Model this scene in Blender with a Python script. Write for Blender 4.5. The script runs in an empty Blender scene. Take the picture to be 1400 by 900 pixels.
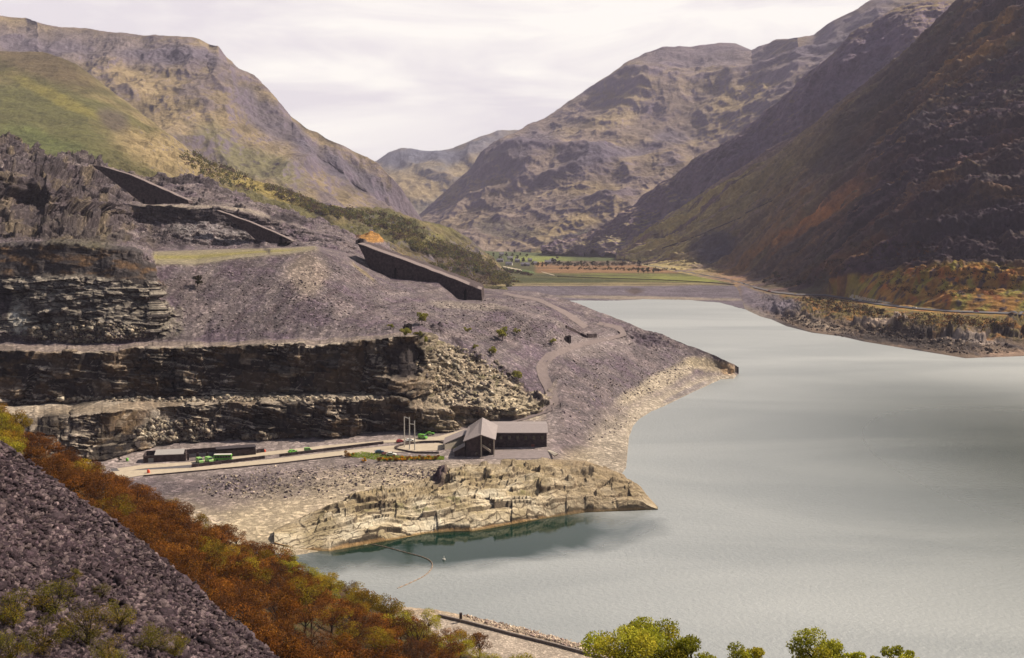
import bpy, bmesh, math, random
import numpy as np
from mathutils import Vector, Matrix
random.seed(7); rng = np.random.default_rng(7)
R = math.radians
scene = bpy.context.scene
# ------------------------------------------------------------------ camera
FPX, H, W0, H0 = 1500.0, 110.0, 1400.0, 900.0
PITCH = math.atan(150.0 / 1500.0)
cd = bpy.data.cameras.new('camera'); cam = bpy.data.objects.new('camera', cd)
scene.collection.objects.link(cam); scene.camera = cam
cd.sensor_width = 36.0; cd.lens = 36.0 * FPX / W0
cd.clip_start = 0.5; cd.clip_end = 40000.0
cam.location = (0, 0, H); cam.rotation_euler = (math.pi / 2 - PITCH, 0, 0)
# ------------------------------------------------------------------ light
SUN_AZ, SUN_EL = 66.0, 45.0          # azimuth clockwise from +Y (the view direction)
world = bpy.data.worlds.new('World'); scene.world = world; world.use_nodes = True
nt = world.node_tree; nt.nodes.clear()
def N(nt, kind, **kw):
    n = nt.nodes.new(kind)
    for k, v in kw.items():
        if k.startswith('i_'):
            key = k[2:]; key = int(key) if key.isdigit() else key.replace('_', ' ')
            n.inputs[key].default_value = v
        else: setattr(n, k, v)
    return n
def L(nt, a, b): nt.links.new(a, b)
sky = N(nt, 'ShaderNodeTexSky', sky_type='NISHITA', sun_disc=False)
sky.sun_elevation = R(SUN_EL); sky.sun_rotation = R(SUN_AZ); sky.altitude = 200
sky.air_density = 1.2; sky.dust_density = 3.0
tc = N(nt, 'ShaderNodeTexCoord')
sep = N(nt, 'ShaderNodeSeparateXYZ'); L(nt, tc.outputs['Generated'], sep.inputs[0])
mp = N(nt, 'ShaderNodeMapping'); mp.inputs['Scale'].default_value = (1.6, 1.6, 9.0); mp.inputs['Location'].default_value=(.35,.1,.6)
L(nt, tc.outputs['Generated'], mp.inputs[0])
cn = N(nt, 'ShaderNodeTexNoise', i_Scale=2.1, i_Detail=6.0, i_Roughness=0.55, i_Distortion=0.6); L(nt, mp.outputs[0], cn.inputs['Vector'])
cr = N(nt, 'ShaderNodeValToRGB')
cr.color_ramp.elements[0].position = 0.38; cr.color_ramp.elements[0].color = (.60, .565, .58, 1)
cr.color_ramp.elements[1].position = 0.56; cr.color_ramp.elements[1].color = (.79, .76, .70, 1)
L(nt, cn.outputs['Fac'], cr.inputs[0])
# the overcast is brightest ahead, towards the sun; unseen sky behind and overhead dimmed to deepen shade
mr = N(nt, 'ShaderNodeMapRange', i_From_Min=-0.6, i_From_Max=0.75, i_To_Min=0.05, i_To_Max=1.0)
L(nt, sep.outputs['Y'], mr.inputs['Value'])
zr = N(nt, 'ShaderNodeMapRange', i_From_Min=0.24, i_From_Max=0.80, i_To_Min=1.0, i_To_Max=0.12)
L(nt, sep.outputs['Z'], zr.inputs['Value'])
mm = N(nt, 'ShaderNodeMath', operation='MULTIPLY'); L(nt, mr.outputs[0], mm.inputs[0]); L(nt, zr.outputs[0], mm.inputs[1])
sk = N(nt, 'ShaderNodeVectorMath', operation='SCALE', i_Scale=0.05); L(nt, sky.outputs[0], sk.inputs[0])
mx = N(nt, 'ShaderNodeMix', data_type='RGBA'); L(nt, mm.outputs[0], mx.inputs['Factor'])
L(nt, sk.outputs[0], mx.inputs['A']); L(nt, cr.outputs[0], mx.inputs['B'])
bg = N(nt, 'ShaderNodeBackground', i_Strength=1.0); L(nt, mx.outputs['Result'], bg.inputs['Color'])
wo = N(nt, 'ShaderNodeOutputWorld'); L(nt, bg.outputs[0], wo.inputs[0])
world.cycles.sampling_method = 'MANUAL'; world.cycles.sample_map_resolution = 512
sl = bpy.data.lights.new('sun', 'SUN'); sl.energy = 5.0; sl.angle = R(0.5); sl.color = (1.0, .90, .745)
so = bpy.data.objects.new('sun', sl); scene.collection.objects.link(so)
sd = Vector((math.sin(R(SUN_AZ)) * math.cos(R(SUN_EL)), math.cos(R(SUN_AZ)) * math.cos(R(SUN_EL)), math.sin(R(SUN_EL))))
so.rotation_euler = sd.to_track_quat('Z', 'Y').to_euler(); so.location = (300, 300, 900)
scene.view_settings.view_transform = 'Standard'; scene.view_settings.look = 'None'
scene.view_settings.gamma = 1.0; scene.view_settings.exposure = 0.55
scene.view_settings.use_curve_mapping = False
scene.cycles.use_denoising = True; scene.cycles.max_bounces = 4
scene.cycles.diffuse_bounces = 2; scene.cycles.glossy_bounces = 2; scene.cycles.volume_bounces = 0
scene.cycles.transmission_bounces = 2; scene.cycles.transparent_max_bounces = 4
scene.cycles.use_adaptive_sampling = True; scene.cycles.adaptive_threshold = 0.015
scene.cycles.caustics_reflective = False; scene.cycles.caustics_refractive = False
# ------------------------------------------------------------------ projection and noise
CP, SP = math.cos(PITCH), math.sin(PITCH)
def ray(px, py):
    xc = (np.asarray(px, float) - 700) / FPX; yc = -(np.asarray(py, float) - 450) / FPX
    return xc, CP + yc * SP, -SP + yc * CP
def at_d(px, py, D):
    x, y, z = ray(px, py); t = D / y
    return np.stack([x * t, y * t, H + z * t], -1)
def at_z(px, py, zz):
    x, y, z = ray(px, py); t = (zz - H) / z
    return np.stack([x * t, y * t, H + z * t], -1)
def proj(P):
    d = P - np.array([0, 0, H]); f = d[..., 1] * CP - d[..., 2] * SP; u = d[..., 1] * SP + d[..., 2] * CP
    return 700 + FPX * d[..., 0] / f, 450 - FPX * u / f
_pr = np.random.default_rng(5); PM = _pr.permutation(4096).astype(np.int32); PV = _pr.random(4096).astype(np.float32); _an = PV * 6.2831853; PGX = np.cos(_an).astype(np.float32); PGY = np.sin(_an).astype(np.float32)
def hix(ix, iy, iz, seed): return PM[(ix + PM[(iy + PM[(iz + seed * 37) & 4095]) & 4095]) & 4095]
def per2(x, y, seed=0):
    x0 = np.floor(x); y0 = np.floor(y); fx = (x - x0).astype(np.float32); fy = (y - y0).astype(np.float32); ix = x0.astype(np.int32); iy = y0.astype(np.int32)
    r0 = PM[(iy + seed * 37) & 4095]; r1 = PM[(iy + 1 + seed * 37) & 4095]
    def g(i, r, j):
        a = PM[(ix + i + r) & 4095]; return PGX[a] * (fx - i) + PGY[a] * (fy - j)
    u = fx * fx * fx * (fx * (fx * 6 - 15) + 10); v = fy * fy * fy * (fy * (fy * 6 - 15) + 10)
    a = g(0, r0, 0); b = g(1, r0, 0); c = g(0, r1, 1); d = g(1, r1, 1)
    return (a + (b - a) * u + (c - a) * v + (a - b - c + d) * u * v) * 1.45
def fbm(x, y, o=5, seed=0, g=.5):
    s = 0; a = 1; t = 0
    for i in range(o):
        s = s + a * per2(x, y, seed + i * 17); t += a; a *= g; x = x * 2.03 + 13.7; y = y * 2.03 + 7.1
    return s / t
def ridg(x, y, o=5, seed=0, g=.58):
    s = 0; a = 1; t = 0; w = 1
    for i in range(o):
        n = (1 - np.abs(per2(x, y, seed + i * 31))) ** 2; s = s + a * n * w; w = np.clip(n * 1.6, 0, 1); t += a; a *= g; x = x * 2.1 + 3.7; y = y * 2.1 + 9.1
    return s / t - .5
def cell(x, y, z, seed=0): return PV[hix(np.floor(x).astype(np.int32), np.floor(y).astype(np.int32), np.floor(z).astype(np.int32), seed)] * 2 - 1
def sst(a, b, x): t = np.clip((x - a) / (b - a), 0, 1); return t * t * (3 - 2 * t)
def mixc(c, d, f): return c * (1 - f[..., None]) + np.asarray(d, float) * f[..., None]
def blob(PX, PY, cx, cy, rx, ry, ang=0, soft=.5, wob=.35, sc=30., seed=3):
    a = R(ang); dx = PX - cx; dy = PY - cy; u = (dx * math.cos(a) + dy * math.sin(a)) / rx; v = (-dx * math.sin(a) + dy * math.cos(a)) / ry
    r = np.sqrt(u * u + v * v) + wob * fbm(PX / sc, PY / sc, 4, seed)
    return 1 - sst(1 - soft, 1 + soft * .4, r)
# ------------------------------------------------------------------ object helpers
COL = scene.collection
def tag(o, label=None, cat=None, group=None, kind=None):
    if label: o['label'] = label
    if cat: o['category'] = cat
    if group: o['group'] = group
    if kind: o['kind'] = kind
    return o
def np_mesh(name, V, F, mat, smooth=False, col=None, parent=None):
    me = bpy.data.meshes.new(name); V = np.asarray(V, np.float32).reshape(-1, 3); F = np.asarray(F, np.int32)
    me.vertices.add(len(V)); me.vertices.foreach_set('co', V.ravel()); k = F.shape[1]
    me.loops.add(F.size); me.loops.foreach_set('vertex_index', F.ravel())
    me.polygons.add(len(F)); me.polygons.foreach_set('loop_start', np.arange(0, F.size, k, dtype=np.int32))
    me.update(calc_edges=True)
    if smooth: me.polygons.foreach_set('use_smooth', np.ones(len(F), bool))
    if col is not None:
        at = me.color_attributes.new('Col', 'FLOAT_COLOR', 'POINT')
        c = np.ones((len(V), 4), np.float32); c[:, :3] = np.clip(col.reshape(-1, 3), .003, .9); at.data.foreach_set('color', c.ravel())
    me.materials.append(mat); o = bpy.data.objects.new(name, me); COL.objects.link(o)
    if parent: o.parent = parent
    return o
def mat_plain(name, col, rough=.8, spec=.3, metal=0., noise=.15, nscale=.5, bump=0., bscale=2.):
    m = bpy.data.materials.new(name); m.use_nodes = True; t = m.node_tree; b = t.nodes['Principled BSDF']
    b.inputs['Roughness'].default_value = rough; b.inputs['Specular IOR Level'].default_value = spec; b.inputs['Metallic'].default_value = metal
    g = N(t, 'ShaderNodeNewGeometry'); n = N(t, 'ShaderNodeTexNoise', i_Scale=nscale, i_Detail=5.0); L(t, g.outputs['Position'], n.inputs['Vector'])
    r = N(t, 'ShaderNodeMapRange', i_From_Min=.25, i_From_Max=.75, i_To_Min=1 - noise, i_To_Max=1 + noise); L(t, n.outputs['Fac'], r.inputs['Value'])
    s = N(t, 'ShaderNodeVectorMath', operation='SCALE'); s.inputs[0].default_value = col[:3]; L(t, r.outputs[0], s.inputs['Scale']); L(t, s.outputs[0], b.inputs['Base Color'])
    if bump:
        n2 = N(t, 'ShaderNodeTexNoise', i_Scale=bscale, i_Detail=4.0); L(t, g.outputs['Position'], n2.inputs['Vector'])
        bp = N(t, 'ShaderNodeBump', i_Strength=1.0, i_Distance=bump); L(t, n2.outputs['Fac'], bp.inputs['Height']); L(t, bp.outputs[0], b.inputs['Normal'])
    return m
def mat_terrain(name, s1, s2, bump, bscale, lo=.6, hi=1.4, speck=0., sspk=1., rock=None):
    """vertex colour of the ground material x two scales of mottling, with a rough bump"""
    m = bpy.data.materials.new(name); m.use_nodes = True; t = m.node_tree; b = t.nodes['Principled BSDF']
    b.inputs['Roughness'].default_value = .92; b.inputs['Specular IOR Level'].default_value = .15
    g = N(t, 'ShaderNodeNewGeometry'); P = g.outputs['Position']
    a = N(t, 'ShaderNodeAttribute', attribute_name='Col')
    n1 = N(t, 'ShaderNodeTexNoise', i_Scale=s1, i_Detail=8.0, i_Roughness=.65); L(t, P, n1.inputs['Vector'])
    n2 = N(t, 'ShaderNodeTexNoise', i_Scale=s2, i_Detail=6.0, i_Roughness=.7); L(t, P, n2.inputs['Vector'])
    ad = N(t, 'ShaderNodeMath', operation='ADD'); L(t, n1.outputs['Fac'], ad.inputs[0]); L(t, n2.outputs['Fac'], ad.inputs[1])
    r = N(t, 'ShaderNodeMapRange', i_From_Min=.72, i_From_Max=1.28, i_To_Min=lo, i_To_Max=hi); L(t, ad.outputs[0], r.inputs['Value'])
    f = r.outputs[0]
    if speck:
        v = N(t, 'ShaderNodeTexVoronoi', i_Scale=sspk); L(t, P, v.inputs['Vector'])
        vr = N(t, 'ShaderNodeSeparateColor'); L(t, v.outputs['Color'], vr.inputs[0])
        pw = N(t, 'ShaderNodeMath', operation='POWER', i_1=4.0); L(t, vr.outputs[0], pw.inputs[0])
        ma = N(t, 'ShaderNodeMath', operation='MULTIPLY_ADD', i_1=speck * 2.2, i_2=1 - speck * .4); L(t, pw.outputs[0], ma.inputs[0])
        mu = N(t, 'ShaderNodeMath', operation='MULTIPLY'); L(t, f, mu.inputs[0]); L(t, ma.outputs[0], mu.inputs[1]); f = mu.outputs[0]
    s = N(t, 'ShaderNodeVectorMath', operation='SCALE'); L(t, a.outputs['Color'], s.inputs[0]); L(t, f, s.inputs['Scale']); L(t, s.outputs[0], b.inputs['Base Color'])
    n3 = N(t, 'ShaderNodeTexNoise', i_Scale=bscale, i_Detail=7.0, i_Roughness=.72); L(t, P, n3.inputs['Vector'])
    bp = N(t, 'ShaderNodeBump', i_Strength=1.0, i_Distance=bump); L(t, n3.outputs['Fac'], bp.inputs['Height']); L(t, bp.outputs[0], b.inputs['Normal'])
    return m
GR = {}
def loft(name, rows, px0, px1, step, pystep, disp, color, mat, smooth=True, back=(0.1, 0.12), kind='structure', minseg=2, label=None, cat=None, fix=None):
    """terrain sheet through control lines: each row is [(px, py, distance or 'altitude'), ...]"""
    pxs = np.arange(px0, px1 + step * .5, step); nc = len(pxs); RW = []
    for r in rows:
        r = sorted(r, key=lambda c: c[0]); X = [c[0] for c in r]; Y = [c[1] for c in r]
        D = [(at_z(c[0], c[1], float(c[2]))[1] if isinstance(c[2], str) else c[2]) for c in r]
        RW.append((np.interp(pxs, X, Y), 1 / np.interp(pxs, X, 1 / np.array(D, float))))
    if fix: RW = fix(pxs, RW)
    WP = [at_d(pxs, y, d) for y, d in RW]
    if back:
        c = WP[-1]; d = c[:, 1:2]; b = c + np.concatenate([c[:, :1] * back[0], d * back[0], -d * back[1]], 1); WP.append(b)
    P = []; RI = []; PY = []
    for i in range(len(WP) - 1):
        isb = back and i == len(WP) - 2
        if isb: n = 6
        else: n = max(minseg, int(math.ceil(np.percentile(np.abs(RW[i + 1][0] - RW[i][0]), 80) / pystep)))
        y1 = WP[i][:, 1]; y2 = WP[i + 1][:, 1]
        for k in range(n + (1 if i == len(WP) - 2 else 0)):
            s = k / n; dd = 1 / ((1 - s) / y1 + s / y2); df = y2 - y1
            t = np.where(np.abs(df) < 1e-3, s, (dd - y1) / np.where(np.abs(df) < 1e-3, 1, df))
            if isb: t = s + 0 * t
            P.append(WP[i] * (1 - t[:, None]) + WP[i + 1] * t[:, None]); RI.append(np.full(nc, i + s))
    P = np.array(P); RI = np.array(RI); PX = np.broadcast_to(pxs, RI.shape).copy(); _, PY = proj(P)
    def normals(P):
        du = np.gradient(P, axis=1); dv = np.gradient(P, axis=0); n = np.cross(du, dv); return n / (np.linalg.norm(n, axis=-1, keepdims=True) + 1e-9)
    # smooth normals of the plain sheet (blurred so that creases do not tear)
    Nn = normals(P)
    for _ in range(3):
        Nn[1:-1] = (Nn[:-2] + 2 * Nn[1:-1] + Nn[2:]) / 4
    Nn /= np.linalg.norm(Nn, axis=-1, keepdims=True) + 1e-9
    P0 = P; P = P + disp(P, Nn, PX, PY, RI)
    N2 = normals(P)
    C = color(P, N2, PX, PY, RI)
    nr = P.shape[0]; i = np.arange(nr - 1)[:, None] * nc + np.arange(nc - 1)[None]
    F = np.stack([i, i + 1, i + 1 + nc, i + nc], -1).reshape(-1, 4)
    o = np_mesh(name, P, F, mat, smooth, C); tag(o, label=label, cat=cat, kind=kind)
    GR[name] = (pxs, P); return o
def ground(name, px, py, lift=0.):
    """point of a built terrain sheet seen at photo position (px, py)"""
    pxs, P = GR[name]; c = int(np.clip(round((px - pxs[0]) / (pxs[1] - pxs[0])), 0, len(pxs) - 1)); _, y = proj(P[:, c])
    k = np.where((y[:-1] >= py) & (y[1:] < py))[0]
    if len(k) == 0: q = P[int(np.argmin(np.abs(y - py))), c]
    else:
        k = k[0]; f = (y[k] - py) / (y[k] - y[k + 1]); q = P[k, c] * (1 - f) + P[k + 1, c] * f
    return Vector((float(q[0]), float(q[1]), float(q[2]) + lift))
# ================================================================== the large structure
def up(d): return np.stack([0 * d, 0 * d, d], -1)
M_far = mat_terrain('far_fell', .006, .03, 20., .022, .62, 1.38)
M_fell = mat_terrain('fell', .012, .07, 12., .04, .55, 1.45)
M_right = mat_terrain('dark_fell', .02, .13, 3.2, .07, .55, 1.45, .15, .12)
M_quarry = mat_terrain('slate', .05, .5, 1.1, .5, .62, 1.38, .45, .7)
M_rock = mat_terrain('headland_rock', .08, .6, .7, .6, .7, 1.3, .15, .9)
M_scree = mat_terrain('scree', .15, 1.5, .3, 2.2, .6, 1.4, .4, 2.5)
GREEN = (.125, .115, .03); OLIVE = (.11, .095, .035); STRAW = (.32, .235, .12); CRAG = (.12, .10, .115); RUST = (.17, .075, .022)
# --- far pass head
def d_far(a, s, seed):
    def f(P, Nn, PX, PY, RI):
        x, y, z = P[..., 0], P[..., 1], P[..., 2]
        top = RI.max() - 1; m = 1 - .6 * np.exp(-((RI - top) / .25) ** 2)
        u, v = (x * .94 + y * .34) / s, (y - .5 * x) / (2.2 * s)
        n = ridg(u, v, 7, seed, .5) + .18 * ridg(u * 3.1, v * 5, 5, seed + 5, .5)
        return Nn * (a * n * m)[..., None] * np.array([.8, 1.2, 1])
    return f
def c_fell(zones, base=OLIVE, crag=CRAG, seed=1, sc=300., st=(.62, .85), rs=0, rd=0):  # mauve tints of the far fells put some haze into the colour
    def f(P, Nn, PX, PY, RI):
        x, y, z = P[..., 0], P[..., 1], P[..., 2]
        n = fbm(x / sc, y / sc, 6, seed); C = np.empty(P.shape); C[:] = base
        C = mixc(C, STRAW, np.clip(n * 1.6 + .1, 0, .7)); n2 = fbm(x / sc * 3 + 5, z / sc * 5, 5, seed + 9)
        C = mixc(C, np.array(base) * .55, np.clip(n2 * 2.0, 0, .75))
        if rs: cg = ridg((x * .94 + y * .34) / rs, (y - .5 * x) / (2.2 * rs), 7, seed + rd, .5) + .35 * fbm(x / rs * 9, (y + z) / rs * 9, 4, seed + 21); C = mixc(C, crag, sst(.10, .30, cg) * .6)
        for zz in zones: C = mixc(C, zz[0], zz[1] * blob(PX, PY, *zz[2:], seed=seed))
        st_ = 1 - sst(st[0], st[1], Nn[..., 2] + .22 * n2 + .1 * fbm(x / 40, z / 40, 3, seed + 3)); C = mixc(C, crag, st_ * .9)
        return C
    return f
loft('pass_head', [
    [(440, 345, 5200), (700, 345, 5200), (800, 345, 5200)],
    [(440, 300, 5600), (560, 290, 5600), (600, 280, 5700), (800, 280, 5700)],
    [(440, 240, 6200), (515, 252, 6200), (560, 236, 6300), (620, 222, 6500), (660, 208, 6600), (800, 200, 6600)],
    [(440, 240, 7200), (500, 226, 7200), (515, 218, 7200), (530, 208, 7200), (548, 203, 7200), (565, 206, 7200), (590, 207, 7200), (620, 202, 7200), (650, 191, 7200), (680, 180, 7200), (705, 177, 7200), (760, 185, 7200), (800, 200, 7200)]],
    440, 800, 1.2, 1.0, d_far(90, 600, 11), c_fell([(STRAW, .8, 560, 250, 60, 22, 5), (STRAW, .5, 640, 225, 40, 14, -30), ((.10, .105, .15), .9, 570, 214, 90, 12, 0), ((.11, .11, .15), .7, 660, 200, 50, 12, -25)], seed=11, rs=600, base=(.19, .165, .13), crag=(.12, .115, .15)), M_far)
# --- Crib: the big central massif
loft('central_mountain', [
    [(540, 352, 3300), (900, 350, 3300), (1150, 350, 3000), (1400, 340, 2900)],
    [(540, 335, 3600), (640, 322, 3600), (760, 305, 3600), (900, 300, 3500), (1150, 280, 3300), (1400, 260, 3200)],
    [(540, 315, 4200), (600, 295, 4200), (680, 268, 4200), (760, 245, 4200), (850, 235, 4100), (950, 225, 4000), (1050, 190, 3800), (1200, 140, 3600), (1400, 100, 3500)],
    [(540, 305, 4700), (575, 290, 4700), (640, 245, 4700), (705, 195, 4900), (760, 175, 4900), (850, 150, 4900), (950, 135, 4900), (1050, 120, 4500), (1200, 60, 4300), (1400, 20, 4200)],
    [(540, 300, 5000), (570, 292, 5000), (578, 285, 5000), (600, 265, 5000), (640, 236, 5100), (668, 206, 5200), (690, 186, 5300), (705, 177, 5400), (720, 168, 5500), (745, 158, 5600), (770, 145, 5700), (800, 130, 5800), (830, 104, 5900), (860, 80, 6000), (885, 68, 6000), (905, 61, 6000), (935, 60, 6000), (965, 60, 6000), (985, 58, 6000), (1005, 61, 5950), (1028, 73, 5850), (1045, 67, 5700), (1062, 58, 5550), (1090, 50, 5200), (1112, 47, 5200), (1120, 42, 5200), (1140, 27, 5100), (1170, 14, 5000), (1190, 4, 5000), (1215, -4, 5000), (1260, -20, 5000), (1400, -50, 5000)]],
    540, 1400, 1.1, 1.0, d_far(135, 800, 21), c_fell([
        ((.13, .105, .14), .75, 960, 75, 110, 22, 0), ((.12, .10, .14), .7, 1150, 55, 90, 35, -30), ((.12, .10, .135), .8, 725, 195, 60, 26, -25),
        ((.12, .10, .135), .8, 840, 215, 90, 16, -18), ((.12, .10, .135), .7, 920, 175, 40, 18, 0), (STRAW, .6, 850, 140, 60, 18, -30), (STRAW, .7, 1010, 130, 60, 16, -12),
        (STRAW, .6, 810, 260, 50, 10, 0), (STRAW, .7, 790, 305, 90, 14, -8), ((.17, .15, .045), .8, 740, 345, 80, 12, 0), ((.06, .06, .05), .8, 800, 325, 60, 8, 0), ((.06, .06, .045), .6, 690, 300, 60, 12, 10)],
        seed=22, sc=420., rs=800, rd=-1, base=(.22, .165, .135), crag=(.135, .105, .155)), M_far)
# --- back left mountain
loft('left_mountain', [
    [(-350, 330, 2200), (250, 330, 2200), (420, 320, 2400), (600, 345, 2900), (640, 350, 3000)],
    [(-350, 230, 2700), (100, 220, 2700), (250, 230, 2700), (400, 262, 2700), (500, 295, 2900), (600, 335, 3100), (640, 342, 3200)],
    [(-350, 95, 3700), (0, 90, 3700), (150, 100, 3700), (250, 105, 3600), (310, 125, 3500), (400, 200, 3300), (500, 275, 3200), (600, 325, 3250), (640, 338, 3300)],
    [(-350, 30, 4400), (-100, 18, 4400), (0, 24, 4400), (35, 24, 4400), (50, 28, 4300), (85, 36, 4300), (120, 39, 4300), (160, 46, 4200), (195, 51, 4200), (235, 51, 4100), (272, 54, 4000), (285, 60, 4000), (298, 63, 3900), (310, 77, 3900), (325, 95, 3800), (342, 105, 3800), (360, 118, 3700), (380, 140, 3600), (398, 158, 3600), (420, 175, 3500), (435, 181, 3500), (460, 197, 3400), (490, 211, 3400), (515, 224, 3350), (535, 244, 3300), (550, 260, 3300), (565, 283, 3300), (580, 305, 3300), (640, 330, 3400)]],
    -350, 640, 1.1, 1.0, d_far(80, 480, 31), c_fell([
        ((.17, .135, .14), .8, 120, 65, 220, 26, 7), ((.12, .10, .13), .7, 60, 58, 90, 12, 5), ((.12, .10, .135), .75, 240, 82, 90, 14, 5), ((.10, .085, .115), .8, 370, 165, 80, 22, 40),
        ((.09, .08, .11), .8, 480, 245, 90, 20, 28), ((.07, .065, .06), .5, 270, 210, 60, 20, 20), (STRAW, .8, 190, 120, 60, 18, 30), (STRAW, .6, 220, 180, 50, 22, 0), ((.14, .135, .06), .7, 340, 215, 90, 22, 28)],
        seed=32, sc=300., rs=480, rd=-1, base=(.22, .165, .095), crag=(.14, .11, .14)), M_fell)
# --- near left hill, running down into the wooded knoll
loft('green_hill', [
    [(-350, 330, 1250), (0, 330, 1250), (200, 330, 1300), (430, 345, 1350), (600, 400, 1500), (700, 415, 1480), (760, 408, 1700)],
    [(-350, 240, 1500), (0, 235, 1500), (150, 240, 1500), (300, 275, 1550), (430, 310, 1550), (520, 335, 1600), (620, 372, 1800), (700, 396, 1800), (760, 396, 1950)],
    [(-350, 150, 2000), (0, 140, 2000), (120, 150, 2000), (220, 200, 1900), (330, 258, 1850), (430, 290, 1800), (500, 305, 1850), (560, 318, 1950), (640, 346, 2100), (700, 388, 1980), (760, 393, 2100)],
    [(-350, 60, 2500), (-120, 66, 2500), (0, 70, 2500), (58, 71, 2500), (80, 77, 2450), (105, 88, 2400), (130, 106, 2350), (160, 130, 2300), (185, 148, 2250), (210, 168, 2200), (240, 192, 2150), (290, 225, 2100), (360, 252, 2050), (430, 276, 2000), (470, 286, 2000), (500, 282, 2050), (535, 286, 2100), (560, 296, 2150), (600, 306, 2200), (640, 324, 2250), (665, 345, 2250), (690, 368, 2150), (712, 386, 2100), (760, 392, 2200)]],
    -350, 760, 1.0, 1.0, lambda P, Nn, PX, PY, RI: up((5 + 13 * sst(120, 260, PX + .8 * (PY - 180))) * (ridg(P[..., 0] / 130, P[..., 1] / 160, 6, 41) + .6 * fbm(P[..., 0] / 30, P[..., 1] / 30, 4, 42)) * (1 - .5 * np.exp(-((RI - 3) / .2) ** 2))),
    c_fell([((.12, .115, .04), .9, 40, 160, 150, 60, 10), ((.20, .17, .045), .95, 80, 135, 85, 9, 26), ((.105, .12, .035), .8, 70, 200, 90, 18, 20), ((.14, .10, .055), .8, 60, 90, 90, 22, 18),
        (STRAW, .8, 230, 215, 90, 26, 25), ((.32, .24, .07), .9, 380, 262, 90, 12, 18), ((.10, .075, .06), .8, 155, 165, 26, 16, 20), ((.085, .09, .03), .7, 520, 300, 70, 10, 12),
        ((.05, .055, .025), .8, 540, 312, 70, 7, 14), ((.25, .21, .06), .7, 560, 318, 60, 5, 12), ((.06, .04, .03), .85, 650, 372, 90, 17, 12), ((.07, .045, .025), .8, 600, 350, 60, 9, 10), ((.19, .15, .06), .7, 590, 335, 50, 6, 10)],
        seed=42, sc=160., st=(.5, .72)), M_fell)
# --- valley floor with its strips of field
def c_valley(P, Nn, PX, PY, RI):
    n = fbm(P[..., 0] / 90, P[..., 1] / 60, 5, 51); y = PY + 1.6 * n + .004 * (PX - 800); C = np.empty(P.shape); C[:] = (.20, .16, .14)
    C = mixc(C, (.135, .11, .13), sst(.3, .9, RI)); C = mixc(C, (.30, .24, .18), .8 * blob(PX, PY, 880, 407.5, 150, 3, 1)); C = mixc(C, (.09, .065, .06), blob(PX, PY, 868, 398, 13, 5, 0, sc=8))
    g = 1 - sst(390, 392, y + .000 * PX); C = mixc(C, (.26, .20, .10), g)
    C = mixc(C, (.085, .08, .028), 1 - sst(386, 388, y)); C = mixc(C, (.055, .06, .02), blob(PX, PY, 760, 383, 90, 3, 1, sc=12)); C = mixc(C, (.06, .055, .025), blob(PX, PY, 960, 384, 70, 2, 4, sc=12))
    C = mixc(C, (.15, .15, .04), blob(PX, PY, 880, 379, 110, 5.5, 2, sc=15)); C = mixc(C, (.10, .14, .045), blob(PX, PY, 712, 371, 24, 3.5, 6, sc=12))
    C = mixc(C, (.24, .13, .06), (1 - sst(372, 375, y)) * sst(728, 736, PX)); C = mixc(C, (.13, .09, .06), (1 - sst(362, 364, y)) * sst(740, 760, PX)); C = mixc(C, (.075, .09, .03), (1 - sst(356, 358, y)))
    C = mixc(C, (.19, .21, .05), blob(PX, PY, 735, 354, 45, 5, 0, sc=12)); C = mixc(C, (.2, .2, .045), blob(PX, PY, 935, 381, 60, 5, 3, sc=12))
    for yy in (366.5, 376.5, 388.5): C = mixc(C, (.05, .045, .03), np.exp(-((PY - yy - .004 * (PX - 700) - .4 * n) / .5) ** 2) * .8 * (n > -.35))
    return C
loft('valley_floor', [
    [(480, 418, '-4'), (1120, 420, '-4')], [(480, 411, '0'), (780, 411, '0'), (830, 411.5, '0'), (880, 409.5, '0'), (940, 410.5, '0'), (985, 414, '0'), (1020, 424, '0'), (1120, 440, '0')],
    [(480, 391, '5'), (780, 391, '5'), (940, 389, '5'), (1010, 395, '5'), (1060, 404, '5'), (1120, 412, '5')], [(480, 376, '6'), (1000, 374, '6'), (1120, 380, '6')], [(480, 352, '8'), (1120, 352, '8')], [(480, 340, 3900), (1120, 340, 3900)]],
    480, 1120, 1.0, .6, lambda P, Nn, PX, PY, RI: up(.5 * fbm(P[..., 0] / 25, P[..., 1] / 25, 4, 50) * np.exp(-((RI - 1.5) / 1.) ** 2)), c_valley, M_fell, back=None)
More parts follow.
